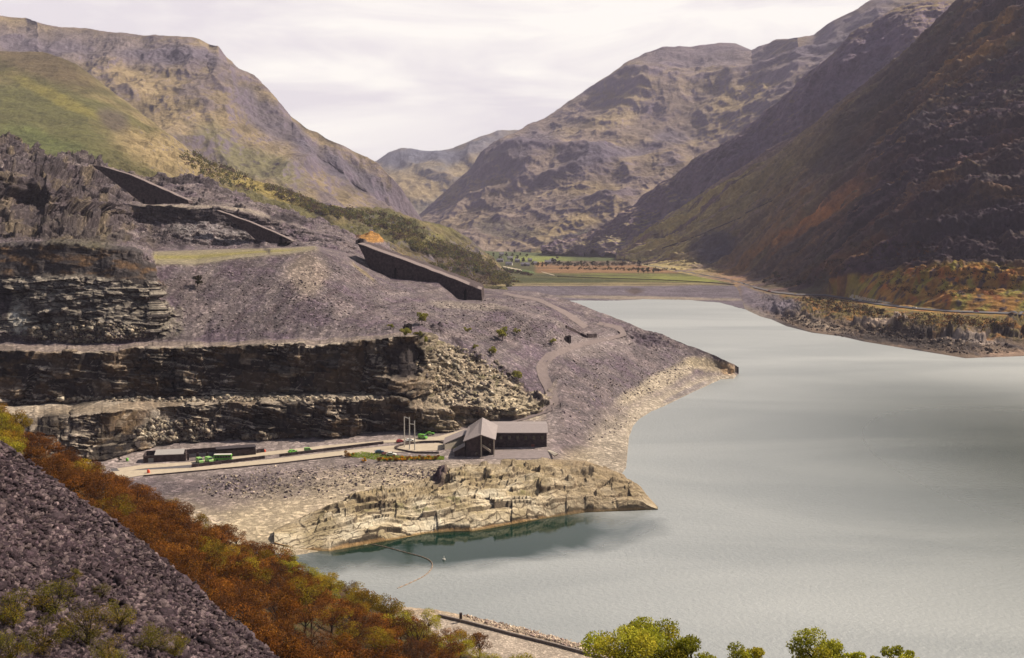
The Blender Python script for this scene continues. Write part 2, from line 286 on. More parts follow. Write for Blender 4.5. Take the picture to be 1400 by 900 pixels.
# --- spur of crags between the central mountain and the dark slope
def d_spur(a, s, seed, ks=1.6):
    def f(P, Nn, PX, PY, RI):
        x, y, z = P[..., 0], P[..., 1], P[..., 2]; top = RI.max() - 1; m = 1 - .6 * np.exp(-((RI - top) / .15) ** 2)
        n = ridg(y / s, x / s / 3, 6, seed) + .45 * fbm(x / s * 2.5, y / s * 2.5, 5, seed + 5); return Nn * (a * n * m)[..., None]
    return f
loft('crag_spur', [
    [(740, 348, 3100), (860, 352, 2900), (1400, 352, 2600)],
    [(740, 342, 3200), (860, 320, 3000), (950, 285, 2900), (1100, 215, 2700), (1250, 110, 2600), (1400, 60, 2600)],
    [(740, 338, 3300), (800, 316, 3300), (850, 292, 3200), (880, 268, 3200), (930, 235, 3100), (970, 208, 3050), (1000, 190, 3000), (1040, 160, 3000), (1080, 125, 2950), (1110, 96, 2950), (1140, 74, 2900), (1165, 47, 2900), (1195, 30, 2900), (1225, 14, 2900), (1260, 5, 2900), (1300, 3, 2900), (1400, -30, 2900)]],
    740, 1400, 1.0, 1.0, d_spur(60, 170, 61), c_fell([((.17, .125, .175), .95, 1170, 95, 110, 35, -42), ((.16, .12, .17), .8, 1010, 215, 70, 22, -35), ((.30, .22, .12), .8, 1260, 14, 60, 8, -3),
        ((.15, .135, .05), .8, 900, 300, 90, 14, -25), ((.16, .12, .06), .6, 1020, 225, 60, 9, -35), ((.40, .33, .13), .8, 830, 335, 80, 14, -12), ((.34, .26, .14), .6, 900, 295, 80, 14, -30)], base=(.25, .18, .14), crag=(.17, .125, .18), seed=62, sc=160.), M_fell)
# --- the dark slope on the right, with the lake road and the rocky shore
def d_right(P, Nn, PX, PY, RI):
    x, y, z = P[..., 0], P[..., 1], P[..., 2]; top = RI.max() - 1
    u = y + .85 * x; n = 1.25 * ridg(u / 85, (x - .85 * y) / 420, 6, 71) + .3 * ridg(u / 26, (x - .85 * y) / 150, 5, 72) + (.14 + .32 * sst(1120, 1260, PX)) * ridg(x / 40, y / 40, 5, 70) + (.14 + .12 * sst(1120, 1260, PX)) * fbm(x / 9, y / 9, 4, 73)
    a = 5 + 20 * sst(4.2, 5.2, RI) ; a = a * sst(3.15, 3.6, RI) ; m = 1 - .5 * np.exp(-((RI - top) / .12) ** 2)
    d1 = Nn * (a * n * m)[..., None]
    sh = sst(1.02, 1.4, RI) * (1 - sst(2.6, 2.95, RI)) * sst(1010, 1060, PX); k = 1.2 * ridg(x / 26, y / 22, 5, 74) + .5 * cell(x / 5 + .2 * z, y / 7, z / 2.5, 75)
    oc = 0 * x
    for a_, b_, rx_, ry_, hh_ in ((1085, 424, 26, 11, 6), (1130, 436, 26, 7, 4), (1205, 446, 36, 7, 6), (1262, 452, 42, 9, 8), (1325, 455, 30, 11, 7), (1385, 450, 26, 12, 8), (1160, 424, 18, 4, 4), (1460, 452, 50, 12, 7)): oc = oc + hh_ * blob(PX, PY, a_, b_, rx_, ry_, 6, .15, .5, 12, 12)
    d1 = d1 + up(oc * (.75 + .7 * ridg(x / 13, y / 13, 4, 85)) * (RI > 1.02) * (RI < 2.9))
    return d1 + Nn * (5 * k * sh)[..., None] * np.array([1, 1, .7])
def c_right(P, Nn, PX, PY, RI):
    x, y, z = P[..., 0], P[..., 1], P[..., 2]; C = np.empty(P.shape); C[:] = (.078, .042, .060)
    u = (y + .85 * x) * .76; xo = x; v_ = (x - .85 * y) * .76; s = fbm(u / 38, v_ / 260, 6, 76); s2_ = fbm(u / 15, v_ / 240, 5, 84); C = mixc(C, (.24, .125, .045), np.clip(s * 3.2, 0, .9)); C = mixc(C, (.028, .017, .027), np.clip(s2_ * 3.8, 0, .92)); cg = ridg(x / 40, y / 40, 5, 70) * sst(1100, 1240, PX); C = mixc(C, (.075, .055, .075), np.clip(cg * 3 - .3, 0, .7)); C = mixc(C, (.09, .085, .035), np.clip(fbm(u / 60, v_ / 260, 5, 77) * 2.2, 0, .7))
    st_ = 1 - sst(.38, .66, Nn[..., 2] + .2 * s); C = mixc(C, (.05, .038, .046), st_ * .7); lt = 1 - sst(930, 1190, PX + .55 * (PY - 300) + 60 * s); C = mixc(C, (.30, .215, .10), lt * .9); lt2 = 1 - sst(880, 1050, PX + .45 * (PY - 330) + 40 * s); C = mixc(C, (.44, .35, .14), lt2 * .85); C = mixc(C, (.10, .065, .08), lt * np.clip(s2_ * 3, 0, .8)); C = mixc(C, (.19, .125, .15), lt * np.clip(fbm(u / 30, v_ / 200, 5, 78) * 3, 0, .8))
    def line(x0, y0, x1, y1, w, c, k, sd=1):
        nonlocal C
        L_ = math.hypot(x1 - x0, y1 - y0); ux, uy = (x1 - x0) / L_, (y1 - y0) / L_; t = (PX - x0) * ux + (PY - y0) * uy; d = (PX - x0) * uy - (PY - y0) * ux + 9 * fbm(PX / 40, PY / 40, 3, sd)
        f = np.exp(-(d / w) ** 2) * sst(-30, 20, t) * (1 - sst(L_ - 30, L_ + 20, t)) * np.clip(.6 + 2.2 * fbm(u / 14, v_ / 110, 5, sd + 1), 0, 1); C = mixc(C, c, f * k)
    line(1170, 190, 1400, 20, 15, (.38, .19, .05), .95, 5); line(1010, 370, 1190, 250, 11, (.42, .17, .06), .95, 6); line(985, 378, 1130, 250, 9, (.28, .15, .06), .85, 7)
    line(1060, 250, 1300, 90, 12, (.14, .10, .045), .8, 8); line(1080, 330, 1260, 200, 6, (.30, .13, .045), .7, 12); line(1180, 330, 1400, 170, 6, (.22, .10, .04), .6, 13); line(1130, 200, 1330, 50, 9, (.17, .12, .05), .7, 14); line(1290, 120, 1400, 45, 7, (.30, .15, .045), .7, 15); line(1000, 300, 1120, 190, 10, (.20, .15, .07), .7, 16); line(1100, 380, 1230, 310, 6, (.20, .09, .035), .6, 17); line(930, 350, 1090, 210, 14, (.22, .17, .07), .8, 9); line(1280, 240, 1400, 190, 9, (.18, .08, .04), .8, 4); line(1230, 300, 1400, 250, 9, (.14, .08, .04), .7, 3)
    C = mixc(C, (.05, .045, .075), .9 * blob(PX, PY, 975, 340, 38, 22, -20, sc=15)); C = mixc(C, (.10, .085, .095), .6 * blob(PX, PY, 1270, 170, 45, 14, -25, sc=10)); C = mixc(C, (.028, .022, .03), .7 * blob(PX, PY, 1200, 160, 130, 30, -42))
    C = mixc(C, (.03, .022, .03), .6 * blob(PX, PY, 1330, 300, 110, 50, -5))
    fl = (1 - sst(4.8, 5.03, RI + .1 * s)) * sst(1110, 1190, PX + 40 * s)
    f1 = fbm(x / 22, y / 22, 5, 79); C = mixc(C, (.30, .15, .035), fl * .95); C = mixc(C, (.25, .21, .04), fl * np.clip(f1 * 3 + .2, 0, .9)); C = mixc(C, (.32, .11, .03), fl * np.clip(fbm(x / 14, y / 30, 4, 80) * 3 - .2, 0, .9)); C = mixc(C, (.07, .045, .05), fl * np.clip(fbm(x / 10, y / 10, 4, 81) * 4 - .4, 0, .9))
    lo = (1 - sst(2.85, 2.98, RI)) * sst(1000, 1050, PX)
    C = mixc(C, (.15, .11, .03), lo); C = mixc(C, (.055, .04, .03), lo * np.clip(f1 * 3, 0, .9)); C = mixc(C, (.22, .10, .025), lo * np.clip(fbm(x / 16, y / 22, 4, 83) * 3.2, 0, .9)); rk = (1 - sst(1.55, 1.85, RI + .9 * f1)) * sst(1000, 1040, PX); C = mixc(C, (.13, .09, .065), rk); C = mixc(C, (.04, .03, .032), rk * np.clip(fbm(x / 14, z / 3, 4, 82) * 3.4, 0, .9))
    dk_ = sst(1080, 1250, PX + 90 * s) * (RI > 4.9) * np.clip(.5 + 1.8 * fbm(u / 30, v_ / 160, 5, 88), 0, 1); C = mixc(C, (.040, .024, .036), .75 * dk_)  # dark heather patches that also paint in the slope's shade towards the right
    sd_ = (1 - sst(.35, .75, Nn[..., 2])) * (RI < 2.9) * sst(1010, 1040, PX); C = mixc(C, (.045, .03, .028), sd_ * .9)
    C = mixc(C, (.36, .27, .21), .9 * blob(PX, PY, 1215, 447, 42, 5, 2, sc=8)); C = mixc(C, (.28, .22, .19), .9 * blob(PX, PY, 1330, 466, 45, 5, 4, sc=8)); C = mixc(C, (.26, .20, .15), .8 * blob(PX, PY, 1120, 445, 40, 6, 14, sc=8)); C = mixc(C, (.12, .10, .125), .9 * blob(PX, PY, 1065, 418, 34, 14, 15, sc=12)); C = mixc(C, (.26, .17, .12), .9 * blob(PX, PY, 1380, 484, 40, 5, 0, sc=8))
    bc = (1 - sst(1025, 1075, PX + 25 * f1)) * (1 - sst(2.7, 2.95, RI)) * sst(1005, 1018, PX); C = mixc(C, (.125, .10, .12), bc); C = mixc(C, (.20, .16, .13), bc * (1 - sst(1.1, 1.6, RI))); C = mixc(C, (.03, .022, .02), .85 * blob(PX, PY, 1250, 466, 85, 10, 5, .5, .6, 10)); return C
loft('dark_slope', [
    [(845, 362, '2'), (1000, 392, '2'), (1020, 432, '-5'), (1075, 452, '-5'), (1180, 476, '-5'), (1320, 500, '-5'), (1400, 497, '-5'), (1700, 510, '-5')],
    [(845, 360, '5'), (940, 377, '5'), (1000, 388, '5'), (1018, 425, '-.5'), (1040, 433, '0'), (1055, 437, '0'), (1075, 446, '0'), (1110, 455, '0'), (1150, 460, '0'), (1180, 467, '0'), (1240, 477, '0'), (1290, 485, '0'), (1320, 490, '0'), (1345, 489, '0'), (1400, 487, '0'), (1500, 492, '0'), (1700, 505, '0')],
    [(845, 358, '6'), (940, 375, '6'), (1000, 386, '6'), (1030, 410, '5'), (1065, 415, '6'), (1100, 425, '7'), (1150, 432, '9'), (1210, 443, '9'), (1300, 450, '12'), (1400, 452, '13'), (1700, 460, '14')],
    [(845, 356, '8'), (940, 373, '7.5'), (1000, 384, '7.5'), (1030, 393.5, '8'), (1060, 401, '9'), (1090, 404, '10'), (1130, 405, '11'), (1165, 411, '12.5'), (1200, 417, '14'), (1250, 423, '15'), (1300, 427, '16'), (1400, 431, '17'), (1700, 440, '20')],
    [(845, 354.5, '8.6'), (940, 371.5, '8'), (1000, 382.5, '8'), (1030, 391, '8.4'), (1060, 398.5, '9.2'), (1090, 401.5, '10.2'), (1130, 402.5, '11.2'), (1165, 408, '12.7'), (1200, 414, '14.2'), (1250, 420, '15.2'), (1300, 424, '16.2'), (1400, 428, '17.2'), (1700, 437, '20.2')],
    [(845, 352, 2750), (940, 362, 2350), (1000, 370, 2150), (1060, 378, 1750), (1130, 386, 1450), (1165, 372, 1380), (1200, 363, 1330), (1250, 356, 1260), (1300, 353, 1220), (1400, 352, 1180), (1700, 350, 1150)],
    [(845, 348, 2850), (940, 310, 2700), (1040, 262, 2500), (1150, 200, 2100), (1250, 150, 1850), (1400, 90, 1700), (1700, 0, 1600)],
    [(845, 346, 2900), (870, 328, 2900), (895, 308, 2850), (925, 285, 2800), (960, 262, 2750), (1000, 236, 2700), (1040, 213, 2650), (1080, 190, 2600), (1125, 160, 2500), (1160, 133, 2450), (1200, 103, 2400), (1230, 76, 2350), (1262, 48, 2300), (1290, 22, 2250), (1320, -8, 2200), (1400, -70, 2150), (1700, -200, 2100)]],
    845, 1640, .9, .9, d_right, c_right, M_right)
# --- the slate quarry: foreshore, yard, two worked galleries, scree, buttress, upper galleries and the spoil tip
Q = [
    # 0 under water / hidden foot
    [(-300, 740, '-3'), (100, 760, '-3'), (300, 762, '-3'), (400, 775, '-3'), (500, 760, '-3'), (700, 712, '-3'), (850, 656, '-3'), (857, 648, '-3'), (860, 626, '-3'), (863, 606, '-3'), (868, 592, '-3'), (880, 580, '-3'), (905, 565, '-3'), (950, 543, '-3'), (1010, 524, '-3')],
    # 1 waterline
    [(-300, 720, '1'), (100, 725, '1'), (300, 740, '.5'), (400, 760, '0'), (500, 745, '0'), (700, 700, '0'), (850, 648, '0'), (856, 640, '0'), (858, 618, '0'), (860, 598, '0'), (865, 584, '0'), (874, 573, '0'), (890, 563, '0'), (905, 557, '0'), (950, 535, '0'), (985, 519, '0'), (1003, 518, '0'), (1010, 518, '-2')],
    # 2 top of the foreshore
    [(-300, 665, '5'), (0, 662, '5'), (150, 655, '5'), (300, 650, '5'), (400, 640, '5.5'), (500, 630, '6'), (600, 632, '6.5'), (700, 634, '6.5'), (750, 627, '6.5'), (800, 600, '5'), (845, 572, '4'), (858, 560, '3.5'), (864, 553, '3.5'), (900, 538, '4'), (950, 520, '3'), (985, 512, '2'), (1003, 510, '2'), (1010, 514, '-1')],
    # 3 foot of the lower cliff
    [(-300, 640, '12'), (0, 630, '10'), (140, 629, '7'), (200, 612, '7.5'), (260, 603, '8'), (340, 601, '8'), (400, 599, '8'), (470, 595, '8'), (540, 589, '8.5'), (600, 588, '8.5'), (650, 581, '9'), (700, 573, '10'), (745, 560, '13'), (770, 548, '16'), (800, 540, '16'), (850, 522, '14'), (864, 516, '13'), (900, 508, '11'), (950, 500, '9'), (985, 502, '6'), (1003, 505, '5'), (1010, 510, '0')],
    # 4 lip of the lower cliff
    [(-300, 565, 470), (0, 560, 472), (60, 571, 470), (150, 566, 472), (180, 558, 490), (218, 556, 500), (302, 550, 508), (436, 548, 512), (500, 545, 516), (545, 543, 520), (560, 560, 522), (600, 558, 526), (650, 558, 534), (700, 560, 544), (745, 548, 560), (770, 532, 580), (800, 520, 600), (850, 505, 630), (900, 496, 650), (950, 490, 690), (985, 499, 740), (1003, 503, 755), (1010, 508, 762)],
    # 5 back of the middle gallery
    [(-300, 550, 505), (20, 554, 505), (90, 551, 508), (161, 545, 512), (188, 540, 520), (215, 543, 524), (302, 540, 527), (436, 536, 530), (500, 540, 528), (545, 541, 526), (560, 545, 532), (600, 535, 545), (650, 538, 548), (700, 545, 556), (745, 541, 568), (770, 520, 595), (800, 505, 625), (850, 494, 650), (900, 486, 680), (950, 485, 705), (985, 497, 745), (1003, 502, 758), (1010, 507, 763)],
    # 6 lip of the upper cliff / top of the broken slope
    [(-300, 478, 512), (0, 478, 512), (84, 480, 514), (161, 480, 516), (200, 474, 526), (302, 473, 532), (436, 470, 535), (500, 466, 535), (530, 463, 534), (555, 462, 536), (575, 456, 560), (590, 460, 575), (610, 470, 575), (640, 486, 575), (665, 500, 574), (690, 516, 574), (720, 535, 574), (745, 540, 572), (770, 505, 610), (800, 488, 640), (850, 478, 670), (900, 474, 705), (950, 480, 725), (985, 494, 752), (1003, 501, 760), (1010, 506, 764)],
    # 7 heel of the scree
    [(-300, 470, 530), (0, 468, 530), (84, 470, 532), (161, 470, 535), (200, 466, 545), (302, 465, 548), (436, 462, 550), (500, 458, 552), (530, 454, 555), (575, 448, 575), (610, 456, 590), (640, 468, 592), (665, 480, 592), (690, 494, 592), (720, 506, 598), (745, 512, 604), (770, 495, 625), (800, 478, 655), (850, 468, 690), (900, 468, 725), (950, 478, 735), (985, 492, 756), (1003, 500.5, 762), (1010, 505, 765)],
    # 8 top of the scree / buttress
    [(-300, 330, 560), (0, 335, 560), (100, 333, 560), (180, 343, 563), (205, 352, 568), (214, 361, 600), (268, 362, 610), (352, 350, 625), (396, 347, 630), (430, 341, 640), (470, 355, 655), (500, 378, 660), (540, 398, 665), (570, 405, 665), (600, 413, 670), (660, 415, 690), (700, 425, 680), (750, 440, 680), (800, 450, 690), (850, 454, 715), (880, 455, 735), (900, 460, 745), (950, 477, 745), (985, 491, 758), (1003, 500, 764), (1010, 504.5, 766)],
    # 9 back of the big platform
    [(-300, 326, 620), (0, 330, 640), (100, 328, 660), (180, 335, 720), (208, 343, 760), (300, 340, 800), (396, 338, 800), (430, 336, 790), (470, 345, 780), (500, 362, 748), (533, 380, 733), (560, 382, 731), (600, 385, 729), (626, 408, 726), (660, 412, 722), (700, 411, 745), (750, 420, 745), (800, 436, 740), (850, 447, 745), (880, 453, 758), (900, 457.5, 762), (950, 476.7, 755), (985, 490.5, 760), (1003, 499.5, 765), (1010, 504, 767)],
    # 10 foot of the dark upper cliff
    [(-300, 260, 700), (0, 275, 720), (100, 295, 750), (190, 302, 835), (250, 305, 840), (300, 306, 845), (350, 312, 850), (400, 328, 850), (430, 330, 850), (470, 336, 850), (500, 348, 840), (540, 365, 830), (580, 384, 815), (620, 394, 800), (660, 402, 800), (700, 404, 790), (750, 411, 785), (800, 429, 770), (850, 443, 765), (880, 452.4, 765), (900, 456.8, 768), (950, 476.4, 760), (985, 490.2, 762), (1003, 499.2, 767), (1010, 503.6, 768)],
    # 11 lip of the dark upper cliff
    [(-300, 235, 705), (0, 250, 730), (60, 262, 745), (100, 272, 770), (190, 283, 838), (300, 285, 850), (340, 291, 855), (400, 309, 865), (430, 318, 870), (470, 326, 870), (500, 341, 860), (540, 360, 850), (580, 380, 830), (620, 390, 820), (660, 400, 820), (700, 402, 800), (750, 408, 800), (800, 426, 780), (850, 441, 770), (880, 452.2, 770), (900, 456.5, 770), (950, 476.2, 763), (985, 490, 764), (1003, 499, 768), (1010, 503.4, 769)],
    # 12 back of the upper gallery
    [(-300, 215, 780), (0, 225, 790), (60, 240, 800), (100, 262, 830), (190, 279, 875), (300, 281, 890), (340, 284, 900), (400, 305, 900), (430, 315, 895), (470, 324, 890), (500, 338, 880), (540, 358, 870), (580, 378, 850), (620, 388, 840), (660, 398.6, 830), (700, 401, 820), (750, 407, 815), (800, 425, 790), (850, 440.8, 775), (880, 452, 773), (900, 456, 772), (950, 476, 766), (985, 489.8, 766), (1003, 498.8, 769), (1010, 503, 770)],
    # 13 crest seen against the hills
    [(-300, 150, 900), (-100, 170, 920), (0, 184, 930), (28, 188, 930), (50, 197, 935), (58, 206, 935), (90, 212, 940), (112, 216, 940), (124, 224, 945), (160, 236, 950), (200, 240, 960), (285, 241, 985), (293, 252, 985), (330, 266, 985), (365, 281, 980), (420, 296, 970), (435, 299, 970), (465, 312, 960), (486, 322, 955), (494, 320, 950), (506, 317.5, 950), (518, 321, 950), (528, 333, 940), (540, 347, 920), (560, 360, 910), (580, 370, 900), (600, 380, 890), (620, 384, 880), (660, 394, 860), (700, 397, 850), (730, 398.5, 845), (750, 402, 835), (780, 411, 815), (820, 427, 795), (860, 442, 785), (880, 451, 780), (905, 456.5, 778), (930, 469, 774), (950, 475, 770), (980, 487, 768), (1003, 498.5, 770), (1010, 502.5, 771)]]
def strat(P, n2, sx, sz, seed, tilt=.12):
    x, y, z = P[..., 0], P[..., 1], P[..., 2]; w = 1.2 * fbm(x / 14, y / 14, 3, seed + 3)
    zz = (z + tilt * x + w) / sz; k = np.floor(zz)
    return cell(x / sx + .37 * k + .3 * w, y / sx * .6, k, seed)
def d_quarry(P, Nn, PX, PY, RI):
    x, y, z = P[..., 0], P[..., 1], P[..., 2]; st = 1 - sst(.55, .85, np.abs(Nn[..., 2])); hN = Nn * np.array([1, 1, .12])
    flat = np.minimum(sst(1.2, 1.9, RI) * (1 - sst(2.85, 3.0, RI)), 1 - sst(730, 790, PX))           # the yard stays level
    left = 1 - sst(540, 600, PX); clu = np.clip(blob(PX, PY, 250, 508, 55, 32, 0, .5, .5, 14) + blob(PX, PY, 70, 420, 70, 32, 0, .5, .5, 14) + blob(PX, PY, 160, 512, 24, 26, 0, .5, .5, 12) + blob(PX, PY, 555, 556, 26, 12, 0, .5, .4, 10) + .8 * blob(PX, PY, 480, 575, 60, 9, 0, .5, .5, 10), 0, 1); lowrow = sst(2.97, 3.02, RI) * (1 - sst(5.98, 6.03, RI))
    # galleries
    mk = sst(-.12, .22, fbm(x / 26, z / 16 + 40, 3, 98)); wx = x + 6 * fbm(x / 18, z / 14, 3, 99)
    c = mk * (2.6 * np.abs(strat(P, Nn, 14, 5.0, 101)) + 2.0 * strat(P, Nn, 6, 2.1, 102, .2) + .5 * strat(P, Nn, 2.6, 1.0, 103, .2)) + (1 - mk) * (.5 * strat(P, Nn, 7, 3, 97) + .3 * strat(P, Nn, 2, 6, 96)) + 4.5 * fbm(x / 20, z / 50, 5, 104) + 4.4 * cell(wx / 15, 0 * y, z / 60, 105) + 2.2 * cell(wx / 6, 0 * y, z / 13, 95)
    c = c + clu * 3.2 * np.maximum(strat(P, Nn, 10, 2.6, 91, .25), -.2)
    cl = lowrow * (st * .9 + .1) * (1 - sst(730, 760, PX)); D = hN * (c * cl)[..., None]
    # broken lit slope between galleries and track
    bs = sst(550, 590, PX) * (1 - sst(735, 765, PX)) * sst(3.0, 3.15, RI) * (1 - sst(6.0, 6.4, RI)); b = 1.4 * ridg(x / 12, (y + z) / 8, 5, 106) + 1.1 * strat(P, Nn, 5, 2.2, 107, .25) + .5 * strat(P, Nn, 2, 1.1, 108, .25)
    D = D + Nn * (b * bs * .9)[..., None]
    cav = blob(PX, PY, 549, 492, 26, 30, 0, .3, .3, 14, 5) * (RI < 6.02) * (RI > 4.95); D = D + np.stack([0 * x, 9 * cav, -.5 * cav], -1)
    # crack line of dark outcrops running down to the track
    crk = sum(blob(PX, PY, a, b_, 14, 7, 40, .5, .6, 8, 6) for a, b_ in ((600, 452), (625, 468), (652, 488), (690, 510), (712, 527), (732, 546), (742, 552))); D = D + up(1.8 * crk * strat(P, Nn, 4, 1.4, 109) + crk * .8)
    # buttress
    bt = (1 - sst(200, 228, PX + 26 * fbm(PY / 16, PX / 16, 4, 4) - 26 * (1 - sst(7.3, 7.7, RI)) + 22 * sst(7.85, 8.0, RI))) * sst(7.0, 7.1, RI) * (1 - sst(8.2, 8.9, RI)); lowb = 1 - sst(7.62, 7.7, RI)
    D = D + hN * (bt * (1.3 + 3.2 * sst(-40, 150, PX)) * .8)[..., None] + hN * (bt * (3 * fbm(x / 15, z / 15, 4, 110) + lowb * (.35 + sst(-.15, .2, fbm(x / 16, z / 10, 3, 94))) * (2.2 * strat(P, Nn, 12, 3.4, 111, -.1) + 1.5 * strat(P, Nn, 5, 1.7, 112, .2) + 2.0 * cell((x + z * .6 + 4 * fbm(x / 9, z / 9, 3, 93)) / 7, 0 * x, z / 15, 92)) + .5 * strat(P, Nn, 6, 6, 113)))[..., None]
    # scree
    sc = sst(6.3, 7.0, RI) * (1 - bt) * (1 - sst(7.98, 8.05, RI) * (PX < 470)); s_ = .9 * fbm((x - .3 * y) / 9, (y + .3 * x) / 50, 4, 142) + .35 * fbm(x / 5, y / 5, 5, 114, .65) + .9 * fbm(x / 30, y / 60, 3, 115)
    D = D + up(sc * s_ * (1 - .5 * (RI > 9)))
    # upper galleries
    ub = bt * 0 + (1 - sst(200, 225, PX)) * sst(7.9, 8.0, RI) * (1 - sst(9.0, 9.3, RI)); D = D + Nn * (ub * (1.6 * ridg(x / 9, y / 12, 4, 125) + 1.0 * strat(P, Nn, 5, 1.5, 126)))[..., None]; ug = sst(9.0, 9.3, RI) * (1 - sst(430, 560, PX)); lf = 1 - sst(120, 200, PX)
    u = 2.0 * ridg(x / 26 + z / 60, (y - z) / 22, 6, 116) + lf * (2.2 * cell((x + z) / 15 + fbm(x / 20, z / 20, 3, 7), z / 9, 0 * x, 127) + 1.5 * ridg(x / 12, z / 9, 5, 128)) + 1.4 * strat(P, Nn, 10, 4, 117) + .8 * strat(P, Nn, 5, 1.8, 118) + .6 * fbm(x / 6, y / 6, 3, 119)
    D = D + Nn * (ug * u * (1.2 + 1.6 * lf) * (1 - .75 * sst(11.0, 11.1, RI) * (1 - sst(11.9, 12.1, RI)) * (1 - lf)))[..., None]
    crest = sst(12.6, 13, RI) * (RI <= 13.01) * ug; D = D + up(crest * 2.0 * strat(P, Nn, 8, 50, 120))
    rock = blob(PX, PY, 38, 275, 22, 55, 0, .4, .4, 20, 7); D = D + np.stack([0 * x, 14 * rock, 0 * x], -1)
    # tip, beach
    D = D + up((sst(740, 800, PX) * .3 * fbm(x / 6, y / 6, 5, 121, .6) + .12 * fbm(x / 3, y / 3, 4, 122) * (1 - .5 * flat)) * sst(1.3, 2, RI)) + up(.5 * fbm(x / 9, y / 9, 4, 123) * np.exp(-((RI - 1.3) / .35) ** 2))
    tipc = blob(PX, PY, 885, 463, 40, 12, 15, .5, .5, 10, 8); D = D + up(1.4 * tipc * strat(P, Nn, 4, 1.2, 124))
    return D
def c_quarry(P, Nn, PX, PY, RI):
    x, y, z = P[..., 0], P[..., 1], P[..., 2]; C = np.empty(P.shape); C[:] = (.116, .093, .098); n = fbm(x / 20, y / 20, 5, 131); n8 = fbm(PX / 9, PY / 5, 4, 132)
    C = mixc(C, (.18, .138, .138), np.clip(n * 2, 0, .8)); ch = fbm((x - .3 * y) / 7, (y + .3 * x) / 60, 4, 142) + .6 * fbm((x - .3 * y) / 2.5, (y + .3 * x) / 30, 3, 143); C = mixc(C, (.075, .052, .06), np.clip(ch * 1.8 - .15, 0, .7) * sst(6.1, 6.5, RI)); C = mixc(C, (.22, .175, .165), np.clip(-ch * 1.8 - .2, 0, .6) * sst(6.1, 6.5, RI)); C = mixc(C, (.115, .08, .105), np.clip(-n * 2, 0, .7))
    # foreshore: pale dried silt grading up into slate
    bl = 1 - sst(1.35, 2.15, RI + .35 * n + .0016 * (PX - 430) * (PX < 700) * -1); C = mixc(C, (.43, .345, .235), bl * .95)
    eb = (1 - sst(1.5, 2.7, RI + .5 * n)) * sst(780, 830, PX); C = mixc(C, (.30, .25, .20), eb * .9); C = mixc(C, (.37, .305, .225), .8 * blob(PX, PY, 905, 520, 75, 13, -28)); C = mixc(C, (.36, .29, .19), .7 * blob(PX, PY, 965, 498, 34, 10, 10, sc=14))
    C = mixc(C, (.36, .24, .14), .9 * blob(PX, PY, 995, 505, 12, 9, 20, sc=8)); C = mixc(C, (.13, .11, .13), .6 * blob(PX, PY, 940, 535, 40, 5, -25, sc=14))
    yard = sst(1.85, 2.1, RI) * (1 - sst(2.9, 3.0, RI)) * (1 - sst(740, 780, PX)); C = mixc(C, (.26, .21, .195), yard * .85)
    sp = np.clip(fbm(x / 1.6, y / 1.6, 3, 133) * 4 - 1.2, 0, 1); C = mixc(C, (.34, .28, .24), sp * .5); sd = np.clip(fbm(x / 2, y / 2, 3, 134) * 4 - 1.2, 0, 1); C = mixc(C, (.05, .035, .05), sd * .55 * sst(1.5, 2, RI) * (1 - yard * .6))
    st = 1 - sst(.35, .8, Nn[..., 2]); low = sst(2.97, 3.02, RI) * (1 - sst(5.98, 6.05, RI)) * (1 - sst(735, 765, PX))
    C = mixc(C, (.38, .31, .235), low * (1 - st) * .85)                                  # ledge tops: pale broken slate, with sunlight put into the colour
    C = mixc(C, (.036, .028, .026), low * st * (1 - .75 * sst(560, 600, PX)))             # gallery faces: dark stained slate, their shade deepened in the colour
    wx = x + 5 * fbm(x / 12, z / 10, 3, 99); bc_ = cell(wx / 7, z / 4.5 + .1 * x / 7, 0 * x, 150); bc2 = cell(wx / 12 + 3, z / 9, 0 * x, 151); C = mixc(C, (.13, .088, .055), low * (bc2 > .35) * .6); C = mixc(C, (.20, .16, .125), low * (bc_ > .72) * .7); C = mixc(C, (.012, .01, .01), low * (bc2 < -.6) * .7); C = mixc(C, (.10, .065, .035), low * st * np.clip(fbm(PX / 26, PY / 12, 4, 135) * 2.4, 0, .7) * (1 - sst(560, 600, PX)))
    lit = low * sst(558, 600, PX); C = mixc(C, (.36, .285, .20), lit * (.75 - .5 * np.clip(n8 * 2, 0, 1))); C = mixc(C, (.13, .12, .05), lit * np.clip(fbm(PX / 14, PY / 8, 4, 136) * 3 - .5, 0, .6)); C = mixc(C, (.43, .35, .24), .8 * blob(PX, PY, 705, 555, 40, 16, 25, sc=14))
    C = mixc(C, (.30, .26, .22), .8 * blob(PX, PY, 215, 585, 28, 28, 20, .6, .5, 12)); C = mixc(C, (.23, .18, .13), .8 * blob(PX, PY, 120, 560, 90, 6, -3, sc=12))
    C = mixc(C, (.030, .024, .026), .9 * blob(PX, PY, 549, 492, 28, 30, 0, .3, .3, 14, 5) * (RI < 6.1) * (RI > 4.9))  # cave mouth: its inner shade partly painted on
    gl = np.exp(-((RI - 5.5) / .0001) ** 2)
    # scree and buttress
    bt = (1 - sst(205, 226, PX + 26 * fbm(PY / 16, PX / 16, 4, 4) - 26 * (1 - sst(7.3, 7.7, RI)) + 22 * sst(7.85, 8.0, RI))) * sst(7.0, 7.1, RI) * (1 - sst(8.1, 8.5, RI))
